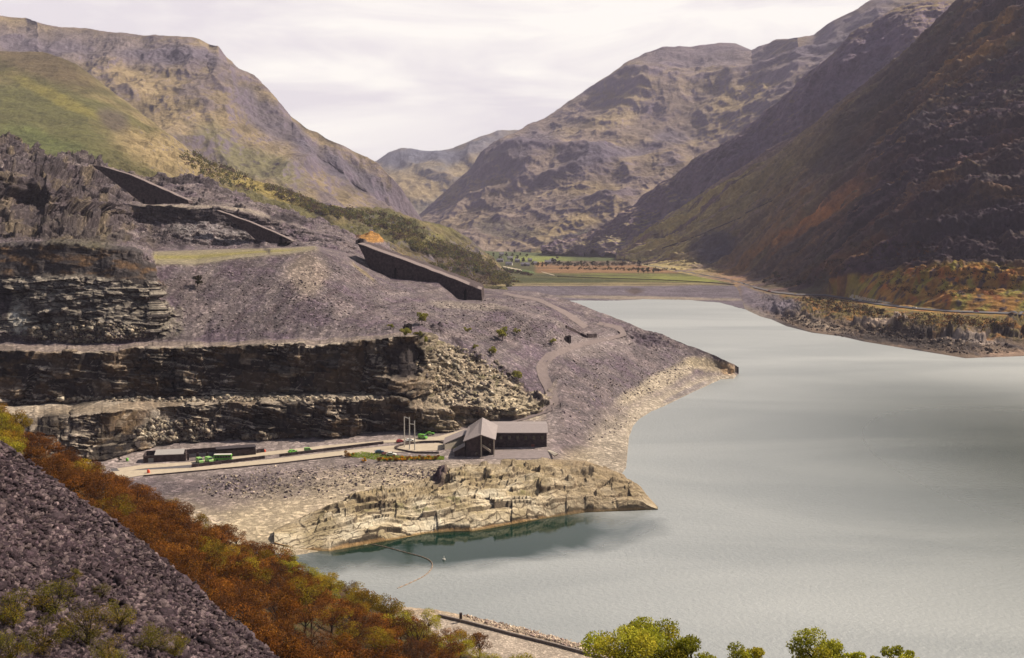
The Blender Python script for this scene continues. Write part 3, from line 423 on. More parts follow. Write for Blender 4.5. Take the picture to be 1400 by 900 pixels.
    C = mixc(C, (.05, .042, .04), bt * .9); C = mixc(C, (.30, .255, .205), bt * (1 - st) * .85 * (1 - sst(7.65, 7.75, RI))); C = mixc(C, (.12, .07, .038), sst(7.66, 7.72, RI) * (1 - sst(7.96, 8.0, RI)) * bt * np.clip(.1 + 2.6 * fbm(PX / 26, PY / 12, 5, 137), 0, .9)); C = mixc(C, (.40, .37, .32), bt * .8 * blob(PX, PY, 28, 440, 14, 24, -20, .5, .5, 9)); C = mixc(C, (.10, .085, .05), .8 * blob(PX, PY, 90, 315, 90, 22, 10) )
    C = mixc(C, (.31, .24, .18), .5 * blob(PX, PY, 420, 375, 30, 34, 0)); C = mixc(C, (.21, .165, .135), .7 * sst(6.0, 6.05, RI) * (1 - sst(6.6, 6.9, RI)) * (1 - sst(540, 580, PX)))
    pl = sst(7.95, 8.05, RI) * (1 - sst(8.85, 9.0, RI)) * sst(205, 215, PX) * (1 - sst(425, 440, PX)); C = mixc(C, (.235, .195, .125), pl * .9); C = mixc(C, (.20, .17, .05), pl * np.exp(-((RI - 8.5) / .16) ** 2) * .9 * (1 - sst(380, 430, PX)))
    gal = np.exp(-((RI - 11.5) / .5) ** 2) * sst(180, 200, PX) * (1 - sst(330, 440, PX)); C = mixc(C, (.27, .22, .17), gal * .8)
    for (a, b_, rx, ry, an) in ((250, 294, 62, 7, 3), (330, 318, 46, 7, 36), (215, 318, 12, 20, -40), (245, 322, 14, 22, -40), (240, 246, 50, 5, 2), (395, 300, 34, 6, 8), (285, 250, 14, 8, 30), (38, 275, 22, 55, 0), (90, 270, 34, 12, 30), (45, 206, 20, 4, 10), (15, 190, 20, 4, 5), (60, 233, 30, 5, 15), (5, 410, 12, 30, 0)):
        C = mixc(C, (.034, .026, .031), .92 * blob(PX, PY, a, b_, rx, ry, an, .4, .8, 11, 9) * (RI > 7))  # dark slate cliffs and recesses, the shade partly painted in
    C = mixc(C, (.045, .035, .032), .75 * blob(PX, PY, 100, 322, 110, 10, 4) * (RI > 8)); C = mixc(C, (.27, .24, .23), .55 * blob(PX, PY, 285, 318, 70, 16, 8, .6, .6, 20) * (1 - st)); C = mixc(C, (.05, .04, .042), st * sst(9, 9.1, RI) * .7 * (1 - sst(440, 480, PX)))
    ul = (1 - sst(150, 260, PX)) * sst(8.6, 9.2, RI); C = mixc(C, (.055, .042, .045), .75 * ul * np.clip(.6 + 1.8 * fbm(x / 25, z / 18, 4, 152), 0, 1)); C = mixc(C, (.16, .12, .07), .5 * ul * np.clip(fbm(PX / 22, PY / 16, 4, 141) * 3, 0, 1))  # weathered slate patches, darkened to paint in shade at upper left
    # tip
    C = mixc(C, (.30, .15, .04), .95 * blob(PX, PY, 508, 324, 20, 9, 8, .3, .2, 8) * (RI > 12)); C = mixc(C, (.05, .035, .05), .8 * blob(PX, PY, 885, 465, 36, 8, 12, .5, .8, 8)); C = mixc(C, (.22, .18, .15), .7 * blob(PX, PY, 640, 418, 70, 6, 4)); C = mixc(C, (.20, .15, .08), .7 * blob(PX, PY, 496, 372, 24, 3, 40, sc=9))
    C = mixc(C, (.05, .035, .045), .75 * sum(blob(PX, PY, a, b_, 16, 5, 40, .5, .8, 8, 6) for a, b_ in ((600, 452), (625, 468), (652, 488), (690, 510), (712, 527), (732, 546), (742, 552), (595, 355), (570, 345))).clip(0, 1))
    C = mixc(C, (.24, .195, .185), .5 * blob(PX, PY, 810, 470, 60, 20, 0) ); C = mixc(C, (.06, .045, .06), .6 * blob(PX, PY, 770, 425, 30, 5, 12, .5, .8, 8))
    return C
def q_fix(pxs, RW):
    # east of the track the spoil tip is one even slope from the beach to its crest
    f = sst(755, 800, pxs); RW = list(RW); lf = 1 - sst(560, 620, pxs); z0 = 0 * pxs
    for i, k, a in ((3, 1, 1.5), (4, 2, 3.2), (5, 2, 2.6), (6, 3, 3.4), (7, 3, 3.0)): RW[i] = (RW[i][0] + a * lf * (1.6 * fbm(pxs / 42, z0, 5, 140 + k) + .8 * cell(pxs / 23 + fbm(pxs / 30, z0, 2, 3), z0, z0, 145 + k) * (i in (4, 6))), RW[i][1])
    y3, d3 = RW[3]; y13, d13 = RW[13]; out = list(RW)
    for i in range(4, 13):
        y, d = RW[i]; t = np.clip((y3 - y) / np.maximum(y3 - y13, 1e-3), 0, 1); di = 1 / ((1 - t) / d3 + t / d13); out[i] = (y, d * (1 - f) + di * f)
    return out
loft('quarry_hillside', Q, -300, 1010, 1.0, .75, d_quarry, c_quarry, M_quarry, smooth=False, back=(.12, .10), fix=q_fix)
# --- rocky headland
def d_head(P, Nn, PX, PY, RI):
    x, y, z = P[..., 0], P[..., 1], P[..., 2]; ed = sst(1.0, 1.25, RI) * (1 - sst(4.6, 5, RI)) * sst(383, 520, PX) ** .6 * (1 - sst(860, 896, PX)); w = 5 * fbm(x / 30, y / 30, 2, 201)
    q = (y - .42 * x + .9 * w) / 11; k = np.floor(q); f = q - k; slab = (f < .82) * (1 - f / .82 * .75) + (f >= .82) * (.25 + (f - .82) / .18 * .75)
    q2 = (y - .48 * x + .6 * w + 3 * fbm(x / 12, y / 12, 2, 205)) / 6.2; k2 = np.floor(q2); f2 = q2 - k2; s2 = (f2 < .8) * (1 - f2 / .8) + (f2 >= .8) * (f2 - .8) / .2
    blk = cell(x / 13 + .4 * k + .1 * w, k, 0 * x, 202); blk2 = cell(x / 11 + .5 * k2, k2, 0 * x, 203)
    h = .2 + 2.0 * slab * (.5 + .75 * blk) + .95 * s2 * (.3 + 1.0 * blk2)  + 1.8 * fbm(x / 26, y / 20, 4, 204) + .3 * fbm(x / 3, y / 4, 3, 206)
    bb = np.clip(sst(2.4, 3.2, RI) + sst(690, 780, PX), 0, 1); h = h + bb * (1.8 * ridg(x / 20 + y / 40, y / 12, 3, 213, .4) + .8 * cell((x + w) / 10, (y - .42 * x + w) / 6, 0 * x, 214)); right = sst(700, 780, PX); h = h * (1 - .35 * right) + right * (1.2 * ridg(x / 14, y / 11, 3, 207, .4) + .5)
    hol = blob(PX, PY, 792, 650, 20, 9, 8, .5, .3, 14); tower = blob(PX, PY, 604, 650, 9, 13, 0, .5, .3, 10)
    for a_, b_, rx_, ry_, hh_ in ((432, 712, 26, 8, 1.8), (500, 684, 30, 6, 1.6), (640, 655, 30, 9, 2.0), (690, 652, 26, 8, 1.6), (590, 690, 60, 5, 1.0), (760, 668, 30, 7, 1.5), (840, 672, 26, 8, 1.2)): h = h + hh_ * blob(PX, PY, a_, b_, rx_, ry_, -6, .12, .35, 9, 11)
    h = h * (1 - .25 * hol) - 2.5 * hol + 3 * tower; return up(h * ed)
def c_head(P, Nn, PX, PY, RI):
    x, y, z = P[..., 0], P[..., 1], P[..., 2]; C = np.empty(P.shape); C[:] = (.54, .44, .30); n = fbm(x / 12, y / 12, 5, 211)
    C = mixc(C, (.60, .53, .40), np.clip(n * 2, 0, .8)); C = mixc(C, (.25, .19, .09), np.clip(-n * 2.0 + .05 + .2 * (RI > 3), 0, .6)); C = mixc(C, (.16, .15, .05), np.clip(fbm(x / 8, y / 8, 4, 212) * 3 - .7, 0, .7) * (RI > 2.4)); C = mixc(C, (.16, .135, .125), sst(4.2, 4.9, RI) * .7)
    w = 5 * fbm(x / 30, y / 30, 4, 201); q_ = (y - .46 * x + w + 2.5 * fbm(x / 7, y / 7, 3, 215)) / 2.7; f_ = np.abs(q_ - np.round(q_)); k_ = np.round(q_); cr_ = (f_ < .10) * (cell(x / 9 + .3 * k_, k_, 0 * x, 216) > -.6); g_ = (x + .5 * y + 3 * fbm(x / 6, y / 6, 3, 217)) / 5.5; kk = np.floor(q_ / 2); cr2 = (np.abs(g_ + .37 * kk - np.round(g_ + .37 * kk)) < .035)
    C = mixc(C, (.09, .065, .045), np.clip(cr_ * .85 + cr2 * .7, 0, .88)); C = mixc(C, (.27, .20, .115), .55 * sst(2.8, 3.8, RI)); st = 1 - sst(.3, .72, Nn[..., 2]); C = mixc(C, (.075, .055, .04), st * .9); C = mixc(C, (.45, .27, .12), .85 * sst(.9, 1.0, RI) * (1 - sst(1.08, 1.2, RI)) * (z < 1.3)); C = mixc(C, (.22, .16, .10), .6 * sst(690, 800, PX)); C = mixc(C, (.05, .03, .045), .9 * blob(PX, PY, 600, 652, 11, 15, 0, .5, .3, 10))  # last blob: shade beside the rock painted as a dark notch
    C = mixc(C, (.10, .08, .03), .6 * (z < .4)); return C
loft('rocky_headland', [
    [(375, 752, '-4'), (450, 766, '-4'), (560, 748, '-4'), (700, 728, '-4'), (800, 715, '-4'), (899, 703, '-4')],
    [(375, 742, '1'), (395, 748, '.3'), (415, 753, '0'), (450, 754, '0'), (500, 745, '0'), (540, 738, '0'), (580, 730, '0'), (620, 727, '0'), (645, 727, '0'), (680, 721, '0'), (740, 710, '0'), (800, 701, '0'), (850, 699, '0'), (899, 697, '0')],
    [(375, 736, '2'), (415, 738, '1.5'), (450, 738, '2'), (500, 728, '3'), (560, 716, '3'), (620, 709, '3.5'), (680, 704, '3.5'), (740, 694, '3.5'), (800, 685, '3.5'), (850, 686, '3'), (880, 690, '2'), (899, 696, '.3')],
    [(375, 732, '2.5'), (415, 725, '3'), (450, 712, '4'), (500, 704, '5'), (560, 693, '6'), (620, 682, '6.5'), (680, 676, '6.5'), (740, 668, '6.5'), (800, 664, '6.5'), (850, 671, '4.5'), (880, 682, '2.5'), (899, 695, '.3')],
    [(375, 728, '3'), (415, 714, '3.5'), (450, 698, '5'), (500, 690, '6.5'), (560, 674, '7'), (600, 662, '8'), (640, 655, '8.5'), (700, 650, '8.5'), (750, 644, '8.5'), (800, 642, '8'), (840, 652, '6'), (880, 676, '2.8'), (899, 694, '.3')],
    [(375, 724, '2.3'), (415, 706, '3'), (450, 690, '4'), (500, 676, '5'), (560, 660, '5.6'), (600, 648, '6'), (640, 636, '6.2'), (700, 632, '6.3'), (750, 628, '6.3'), (800, 630, '5'), (840, 644, '3.5'), (880, 672, '1.5'), (899, 693, '.2')]],
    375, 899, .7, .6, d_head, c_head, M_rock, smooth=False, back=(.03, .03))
# --- wooded bank below the scree, and the bank under the viewer
def c_bank(P, Nn, PX, PY, RI):
    n = fbm(P[..., 0] / 8, P[..., 1] / 8, 5, 301); C = np.empty(P.shape); C[:] = (.06, .032, .014); C = mixc(C, (.05, .05, .015), np.clip(n * 3, 0, .9)); return mixc(C, (.30, .24, .17), 1 - sst(1.0, 1.3, 6 - RI + 0 * n)) if False else C
bank_up = lambda P, Nn, PX, PY, RI: up(1.2 * fbm(P[..., 0] / 14, P[..., 1] / 14, 5, 302) * (1 - sst(1.7, 2, RI)))
loft('wooded_bank', [
    [(-300, 520, 300), (0, 640, 250), (100, 715, 220), (200, 790, 190), (300, 870, 165), (360, 940, 150), (450, 1030, 140), (600, 1200, 125), (760, 1400, 110)],
    [(-300, 470, 330), (0, 590, 320), (100, 650, 300), (200, 725, 265), (300, 790, 240), (400, 850, 215), (500, 930, 200), (600, 1010, 190), (760, 1150, 170)],
    [(-300, 500, 480), (0, 585, 455), (100, 640, 430), (160, 668, '6'), (250, 715, '4'), (340, 755, '3'), (430, 790, '1.5'), (500, 832, '2.5'), (560, 858, '3'), (620, 885, '3'), (700, 925, '3'), (760, 960, '3')],
    [(-300, 505, 520), (0, 590, 490), (100, 648, '3'), (160, 665, '3'), (250, 710, '1'), (340, 750, '-2'), (430, 780, '-3'), (500, 815, '-3'), (560, 840, '-3'), (620, 870, '-3'), (700, 910, '-1'), (760, 945, '-1')]],
    -300, 760, 2.0, 2.0, bank_up, c_bank, M_scree, back=None)
# --- scree tip in the left foreground: one tilted plane of loose slate
def scree_d(px, py, a=65., b=-.25, s=.7):
    x, y, z = ray(px, py); return (a - 110.) / (z / y + s * x / y - b)
def c_scr(P, Nn, PX, PY, RI):
    n = fbm(P[..., 0] / 6, P[..., 1] / 6, 5, 401); C = np.empty(P.shape); C[:] = (.058, .037, .044); C = mixc(C, (.04, .028, .034), np.clip(n * 3, 0, .9)); u = P[..., 1] * .9 + P[..., 0] * .45; v = P[..., 0] * .9 - P[..., 1] * .45; C = mixc(C, (.015, .01, .012), np.clip(-4 * fbm(u / 5, v / 2.2, 4, 405) - .9, 0, .9)); return mixc(C, (.10, .075, .082), np.clip(-n * 3, 0, .8))  # hollows darkened in colour, adding to their shade
def d_scr(P, Nn, PX, PY, RI):
    x, y, z = P[..., 0], P[..., 1], P[..., 2]; f = np.stack([.8 + 0 * x, .2 + 0 * x, -.57 + 0 * x], -1)
    u = (y * .9 + x * .45); v = (x * .9 - y * .45)
    return Nn * (1.0 * fbm(u / 14, v / 7, 4, 402) + 1.1 * np.minimum(fbm(u / 5, v / 2.2, 4, 405) + .12, .1) + .3 * fbm(u / 3, v / 1.6, 4, 403) + .1 * np.clip(cell(u / 2.2, v / 1.2, 0 * u, 404), 0, 1))[..., None]
SR = []
for f in (0, .15, .33, .5, .66, .83, 1):
    row = []
    for px, yt in ((-300, 430), (-100, 538), (0, 603), (60, 645), (110, 683), (160, 715), (205, 748), (250, 785), (290, 826), (325, 852), (362, 886), (430, 950)):
        py = 1010 * (1 - f) + yt * f; row.append((px, py, float(scree_d(px, py))))
    SR.append(row)
loft('scree_tip', SR, -300, 430, 1.0, 1.0, d_scr, c_scr, M_scree, smooth=False, back=(.06, .09))
# --- bank below the viewer, then the lake road and its shingle edge
def near_z(y): return np.maximum(108.3 - .43 * y, 2.4)
ys = np.concatenate([np.linspace(-12, 230, 60), np.linspace(234, 259, 14), [263, 268]]); xs = np.linspace(-70, 330, 100); X, Y = np.meshgrid(xs, ys)
Z = np.where(Y < 0, 108.3, near_z(Y)); Z = np.where(Y > 259, np.where(Y > 265, -4, -1.), Z) + .5 * fbm(X / 9, Y / 9, 4, 411) * (Y > 6) * (Y < 225) - .3
i = np.arange(len(ys) - 1)[:, None] * len(xs) + np.arange(len(xs) - 1)[None]
C = np.empty(X.shape + (3,)); C[:] = (.07, .07, .025); C = mixc(C, (.10, .06, .03), np.clip(fbm(X / 6, Y / 6, 4, 412) * 3, 0, 1))
tag(np_mesh('near_bank', np.stack([X, Y, Z], -1), np.stack([i, i + 1, i + 1 + len(xs), i + len(xs)], -1).reshape(-1, 4), M_scree, True, C), kind='structure')
c_sh = lambda P, Nn, PX, PY, RI: mixc(mixc(np.full(P.shape, 1.) * np.array((.30, .235, .17)), (.42, .31, .22), np.clip(fbm(P[..., 0] / 1.5, P[..., 1] / 1.5, 4, 421) * 4, 0, 1)), (.34, .275, .22), 1 - sst(1.9, 2.0, RI))
loft('lakeside_verge', [
    [(540, 905, '1.5'), (640, 925, '1.5'), (720, 955, '1.5'), (800, 990, '1.5'), (1000, 1100, '1.5')],
    [(540, 875, '2.6'), (640, 880, '2.6'), (720, 915, '2.6'), (800, 950, '2.6'), (1000, 1050, '2.6')],
    [(540, 838, '2.6'), (600, 842, '2.6'), (640, 852, '2.6'), (700, 868, '2.6'), (760, 883, '2.6'), (800, 894, '2.6'), (1000, 950, '2.6')],
    [(540, 833, '2.2'), (600, 838, '2.2'), (640, 846.5, '2.2'), (700, 860, '2.2'), (760, 875, '2.2'), (800, 885, '2.2'), (1000, 940, '2.2')],
    [(540, 828, '-.2'), (600, 834, '-.2'), (640, 842, '-.2'), (700, 855, '-.2'), (760, 872, '-.2'), (800, 883, '-.2'), (1000, 940, '-.2')],
    [(540, 815, '-3'), (600, 824, '-3'), (700, 848, '-3'), (800, 876, '-3'), (1000, 930, '-3')]],
    540, 1000, 1.0, 1.0, lambda P, Nn, PX, PY, RI: up(.25 * fbm(P[..., 0] / 1.2, P[..., 1] / 1.2, 3, 422) * sst(2.02, 2.3, RI)), c_sh, M_scree, smooth=False, back=None)
# --- lake
def mat_lake():
    m = bpy.data.materials.new('lake_water'); m.use_nodes = True; t = m.node_tree; b = t.nodes['Principled BSDF']; g = N(t, 'ShaderNodeNewGeometry'); P = g.outputs['Position']
    c0 = at_z(628, 730, 0)[:2]
    mpn = N(t, 'ShaderNodeMapping'); mpn.vector_type = 'TEXTURE'; mpn.inputs['Location'].default_value = (float(c0[0]) + 6, float(c0[1]) - 8, 0); mpn.inputs['Rotation'].default_value = (0, 0, R(22)); mpn.inputs['Scale'].default_value = (62, 27, 100)
    L(t, P, mpn.inputs[0]); ln = N(t, 'ShaderNodeVectorMath', operation='LENGTH'); L(t, mpn.outputs[0], ln.inputs[0])
    n = N(t, 'ShaderNodeTexNoise', i_Scale=.028, i_Detail=4.0, i_Distortion=1.2); L(t, P, n.inputs['Vector'])
    s = N(t, 'ShaderNodeMath', operation='MULTIPLY_ADD', i_1=.9, i_2=-.45); L(t, n.outputs['Fac'], s.inputs[0])
    a = N(t, 'ShaderNodeMath', operation='ADD'); L(t, ln.outputs['Value'], a.inputs[0]); L(t, s.outputs[0], a.inputs[1])
    wind = N(t, 'ShaderNodeMapRange', i_From_Min=.72, i_From_Max=1.25, interpolation_type='SMOOTHSTEP'); L(t, a.outputs[0], wind.inputs['Value'])
    # calmer water on the right; slope's dark reflection also put into its colour
    c1 = at_z(1500, 640, 0)[:2]; mp3 = N(t, 'ShaderNodeMapping'); mp3.vector_type = 'TEXTURE'; mp3.inputs['Location'].default_value = (float(c1[0]), float(c1[1]), 0); mp3.inputs['Scale'].default_value = (120, 210, 100); L(t, P, mp3.inputs[0])
    l3 = N(t, 'ShaderNodeVectorMath', operation='LENGTH'); L(t, mp3.outputs[0], l3.inputs[0]); a3 = N(t, 'ShaderNodeMath', operation='ADD'); L(t, l3.outputs['Value'], a3.inputs[0]); L(t, s.outputs[0], a3.inputs[1])
    lee_dark = N(t, 'ShaderNodeMapRange', i_From_Min=.0, i_From_Max=2.0, i_To_Min=.38, i_To_Max=1., interpolation_type='SMOOTHSTEP'); L(t, l3.outputs['Value'], lee_dark.inputs['Value'])
    wl = N(t, 'ShaderNodeMath', operation='MULTIPLY'); L(t, wind.outputs[0], wl.inputs[0]); L(t, lee_dark.outputs[0], wl.inputs[1]); wind = wl
    # long wind streaks over the open lake, their sheen painted into base colour
    mp2 = N(t, 'ShaderNodeMapping'); mp2.inputs['Scale'].default_value = (.0035, .011, 1); mp2.inputs['Rotation'].default_value = (0, 0, R(-12)); L(t, P, mp2.inputs[0])
    n2 = N(t, 'ShaderNodeTexNoise', i_Scale=1.0, i_Detail=5.0, i_Roughness=.55, i_Distortion=.8); L(t, mp2.outputs[0], n2.inputs['Vector'])
    w2 = N(t, 'ShaderNodeMapRange', i_From_Min=.40, i_From_Max=.62, i_To_Min=.0, i_To_Max=1.0); L(t, n2.outputs['Fac'], w2.inputs['Value'])
    r = N(t, 'ShaderNodeMapRange', i_To_Min=.03, i_To_Max=.45); L(t, wind.outputs[0], r.inputs['Value']); L(t, r.outputs[0], b.inputs['Roughness'])
    cm = N(t, 'ShaderNodeMix', data_type='RGBA'); cm.inputs['A'].default_value = (.003, .020, .012, 1); L(t, wind.outputs[0], cm.inputs['Factor'])  # calm cove's dark green reflection also put into this base colour
    c2 = N(t, 'ShaderNodeMix', data_type='RGBA'); c2.inputs['A'].default_value = (.19, .20, .195, 1); c2.inputs['B'].default_value = (.27, .277, .265, 1); L(t, w2.outputs[0], c2.inputs['Factor']); L(t, c2.outputs['Result'], cm.inputs['B'])
    L(t, cm.outputs['Result'], b.inputs['Base Color']); io = N(t, 'ShaderNodeMapRange', i_To_Min=1.22, i_To_Max=2.5); L(t, wind.outputs[0], io.inputs['Value']); L(t, io.outputs[0], b.inputs['IOR'])
    n3 = N(t, 'ShaderNodeTexNoise', i_Scale=.55, i_Detail=5.0, i_Roughness=.6); L(t, P, n3.inputs['Vector'])
    h = N(t, 'ShaderNodeMath', operation='MULTIPLY'); L(t, n3.outputs['Fac'], h.inputs[0]); ws = N(t, 'ShaderNodeMapRange', i_To_Min=.06, i_To_Max=1.0); L(t, wind.outputs[0], ws.inputs['Value']); L(t, ws.outputs[0], h.inputs[1])
    bp = N(t, 'ShaderNodeBump', i_Strength=1.0, i_Distance=.3); L(t, h.outputs[0], bp.inputs['Height']); L(t, bp.outputs[0], b.inputs['Normal'])
    return m
tag(np_mesh('lake_water', [(-700, 150, 0), (2600, 150, 0), (2600, 1580, 0), (-700, 1580, 0)], [(0, 1, 2, 3)], mat_lake()), kind='structure')
gx = np.full((4, 3), 1.) * np.array([.08, .07, .05])
tag(np_mesh('ground', [(-3900, -350, -6), (4400, -350, -6), (4400, 8100, -6), (-3900, 8100, -6)], [(0, 1, 2, 3)], M_fell, False, gx), kind='structure')
# --- the air: one closed box of thin haze round everything
def haze(dens):
    m = bpy.data.materials.new('haze_air'); m.use_nodes = True; t = m.node_tree; t.nodes.clear(); o = N(t, 'ShaderNodeOutputMaterial'); v = N(t, 'ShaderNodeVolumePrincipled', i_Density=dens, i_Anisotropy=.0)
    v.inputs['Color'].default_value = (.82, .76, .97, 1); L(t, v.outputs[0], o.inputs['Volume'])
    x0, x1, y0, y1, z0, z1 = -4000, 4500, -400, 8200, -7, 1700
    V = [(x, y, z) for z in (z0, z1) for x, y in ((x0, y0), (x1, y0), (x1, y1), (x0, y1))]
    o = np_mesh('haze', V, [(0, 3, 2, 1), (4, 5, 6, 7), (0, 1, 5, 4), (1, 2, 6, 5), (2, 3, 7, 6), (3, 0, 4, 7)], m); tag(o, kind='stuff')
haze(4.2e-5)
# ================================================================== builders for the things
class MB:
    def __init__(s): s.v = []; s.f = []
    def poly(s, pts, th=None):
        """flat polygon, or a solid when th (a vector) is given"""
        k = len(s.v); n = len(pts); pts = [Vector(p) for p in pts]; s.v += pts
        if th is None: s.f.append(tuple(range(k, k + n))); return
        t = Vector(th); s.v += [p + t for p in pts]; s.f.append(tuple(range(k, k + n))); s.f.append(tuple(range(k + 2 * n - 1, k + n - 1, -1)))
        for i in range(n): j = (i + 1) % n; s.f.append((k + i, k + n + i, k + n + j, k + j))
    def box(s, x0, x1, y0, y1, z0, z1, bev=0):
        s.poly([(x0, y0, z0), (x1, y0, z0), (x1, y1, z0), (x0, y1, z0)], (0, 0, z1 - z0))
    def tube(s, a, b, r0, r1, n=6):
        a = Vector(a); b = Vector(b); d = (b - a).normalized(); u = d.orthogonal().normalized(); w = d.cross(u); k = len(s.v)
        for c, r in ((a, r0), (b, r1)):
            for i in range(n): t = 2 * math.pi * i / n; s.v.append(c + (u * math.cos(t) + w * math.sin(t)) * r)
        for i in range(n): j = (i + 1) % n; s.f.append((k + i, k + j, k + n + j, k + n + i))
        s.f.append(tuple(range(k + n - 1, k - 1, -1))); s.f.append(tuple(range(k + n, k + 2 * n)))
    def build(s, name, mat, parent=None, smooth=False, bevel=0):
        me = bpy.data.meshes.new(name); me.from_pydata([tuple(v) for v in s.v], [], s.f); me.validate()
        bm = bmesh.new(); bm.from_mesh(me); bmesh.ops.recalc_face_normals(bm, faces=bm.faces)
        if bevel: bmesh.ops.bevel(bm, geom=bm.edges[:], offset=bevel, segments=1, affect='EDGES', clamp_overlap=True)
        bm.to_mesh(me); bm.free(); me.materials.append(mat); o = bpy.data.objects.new(name, me); COL.objects.link(o)
        if smooth:
            for p in me.polygons: p.use_smooth = True
        if parent: o.parent = parent
        return o
def empty(name, loc, rz=0., sc=1.):
    o = bpy.data.objects.new(name, None); COL.objects.link(o); o.location = loc; o.rotation_euler = (0, 0, rz); o.scale = (sc,) * 3; o.empty_display_size = .5; return o
def copy_tree(o, parent=None):
    c = o.copy(); COL.objects.link(c); c.parent = parent
    for ch in list(o.children): copy_tree(ch, c)
    return c
def mat_leaf(name, bright=1., trans=.35):
    m = bpy.data.materials.new(name); m.use_nodes = True; t = m.node_tree; t.nodes.clear(); a = N(t, 'ShaderNodeAttribute', attribute_name='Col')
    oi = N(t, 'ShaderNodeObjectInfo'); mr = N(t, 'ShaderNodeMapRange', i_To_Min=.7 * bright, i_To_Max=1.3 * bright); L(t, oi.outputs['Random'], mr.inputs['Value'])
    s = N(t, 'ShaderNodeVectorMath', operation='SCALE'); L(t, a.outputs['Color'], s.inputs[0]); L(t, mr.outputs[0], s.inputs['Scale'])
    d = N(t, 'ShaderNodeBsdfDiffuse'); tr = N(t, 'ShaderNodeBsdfTranslucent'); L(t, s.outputs[0], d.inputs[0]); L(t, s.outputs[0], tr.inputs[0])
    mx = N(t, 'ShaderNodeMixShader', i_0=trans); L(t, d.outputs[0], mx.inputs[1]); L(t, tr.outputs[0], mx.inputs[2]); o = N(t, 'ShaderNodeOutputMaterial'); L(t, mx.outputs[0], o.inputs[0]); return m
M_leaf = mat_leaf('leaves'); M_bark = mat_plain('bark', (.045, .032, .026), .95, .1, noise=.3, nscale=3)
def leaf_mesh(Cn, size, cols, r, thin=.6):
    n = len(Cn); a = r.normal(size=(n, 3)); a /= np.linalg.norm(a, axis=1, keepdims=True); b = r.normal(size=(n, 3)); b -= (a * b).sum(1, keepdims=True) * a; b /= np.linalg.norm(b, axis=1, keepdims=True)
    s = size * r.uniform(.6, 1.3, (n, 1)); V = np.stack([Cn - a * s, Cn + b * s * thin, Cn + a * s, Cn - b * s * thin], 1); C = np.repeat(cols[:, None], 4, 1); return V.reshape(-1, 3), np.arange(n * 4).reshape(n, 4), C.reshape(-1, 3)
def plant_protos(name, seed, h, r_, ncl, nleaf, size, pal, base=.35, twig=.0, stems=1, thin=.6, nm=('trunk', 'crown')):
    """trunk with limbs (one mesh) and crown of leaf clumps (one mesh), standing at the origin"""
    q = np.random.default_rng(seed); cl = []
    while len(cl) < ncl:
        p = q.uniform(-1, 1, 3)
        if .35 < np.linalg.norm(p) < 1 and p[2] > -.75: cl.append(p)
    cl = np.array(cl); cl[:, :2] *= r_ * .78; cl[:, 2] = h * (base + (1 - base) * .5) + cl[:, 2] * h * (1 - base) * .42; rc = r_ * q.uniform(.24, .42, ncl)
    w = rc ** 2; k = q.choice(ncl, nleaf, p=w / w.sum()); d = q.normal(size=(nleaf, 3)); d /= np.linalg.norm(d, axis=1, keepdims=True); rad = q.uniform(.25, 1, (nleaf, 1)) ** .5
    P = cl[k] + d * rad * rc[k][:, None] * np.array([1, 1, .75]); P[:, 2] = np.maximum(P[:, 2], h * .08)
    pal = np.array(pal, float); cc = pal[q.integers(0, len(pal), ncl)][k] * .65 + pal[q.integers(0, len(pal), nleaf)] * .35; cc = cc * q.uniform(.82, 1.2, (nleaf, 1))
    V, F, C = leaf_mesh(P, size, cc, q, thin)
    o = empty(name, (0, 0, 0)); m = MB(); fk = Vector((0, 0, h * base * .9)); r0 = h * .022 + .03
    for s_ in range(stems):
        b0 = Vector((0, 0, -.6)) if stems == 1 else Vector((q.uniform(-.3, .3), q.uniform(-.3, .3), -.4)); mid = b0.lerp(fk, .5) + Vector((q.normal() * .03 * h, q.normal() * .03 * h, 0)); m.tube(b0, mid, r0 * 1.3, r0, 7); m.tube(mid, fk, r0, r0 * .8, 7)
    for i in range(ncl):
        e = Vector(cl[i]); s0 = fk.lerp(Vector((0, 0, h * .75)), q.uniform(0, .5)); md = s0.lerp(e, .5) + Vector((q.normal(), q.normal(), abs(q.normal()))) * (.03 * h); m.tube(fk, s0, r0 * .7, r0 * .55, 5); m.tube(s0, md, r0 * .5, r0 * .33, 5); m.tube(md, e, r0 * .33, r0 * .12, 4)
        for _ in range(5 if twig else 2): v = Vector(q.normal(size=3)).normalized() * rc[i] * 1.05; m.tube(md.lerp(e, q.uniform(.2, 1)), e + v, r0 * .13, r0 * .05, 3)
    m.build(nm[0], M_bark, o); np_mesh(nm[1], V, F, M_leaf, False, C, o); return o
RU = [(.24, .085, .016), (.16, .055, .014), (.30, .125, .02), (.09, .036, .012)]; OL = [(.26, .19, .018), (.36, .25, .022), (.14, .10, .014), (.26, .12, .016)]; YG = [(.33, .29, .025), (.42, .34, .03), (.20, .17, .02)]; BR = [(.10, .042, .016), (.06, .026, .012), (.17, .065, .018)]; GN = [(.34, .34, .03), (.46, .44, .05), (.20, .20, .02), (.42, .34, .035)]; DK = [(.03, .03, .018), (.045, .045, .02), (.05, .035, .02)]
used = set()
def place(proto, loc, rz, sc, label, cat, group=None, name=None):
    o = proto if proto.name not in used else copy_tree(proto); used.add(o.name)
    o.location = loc; o.rotation_euler = (0, 0, rz); o.scale = (sc,) * 3 if not isinstance(sc, tuple) else sc
    for k in ('group',):
        if k in o: del o[k]
    return tag(o, label, cat, group)
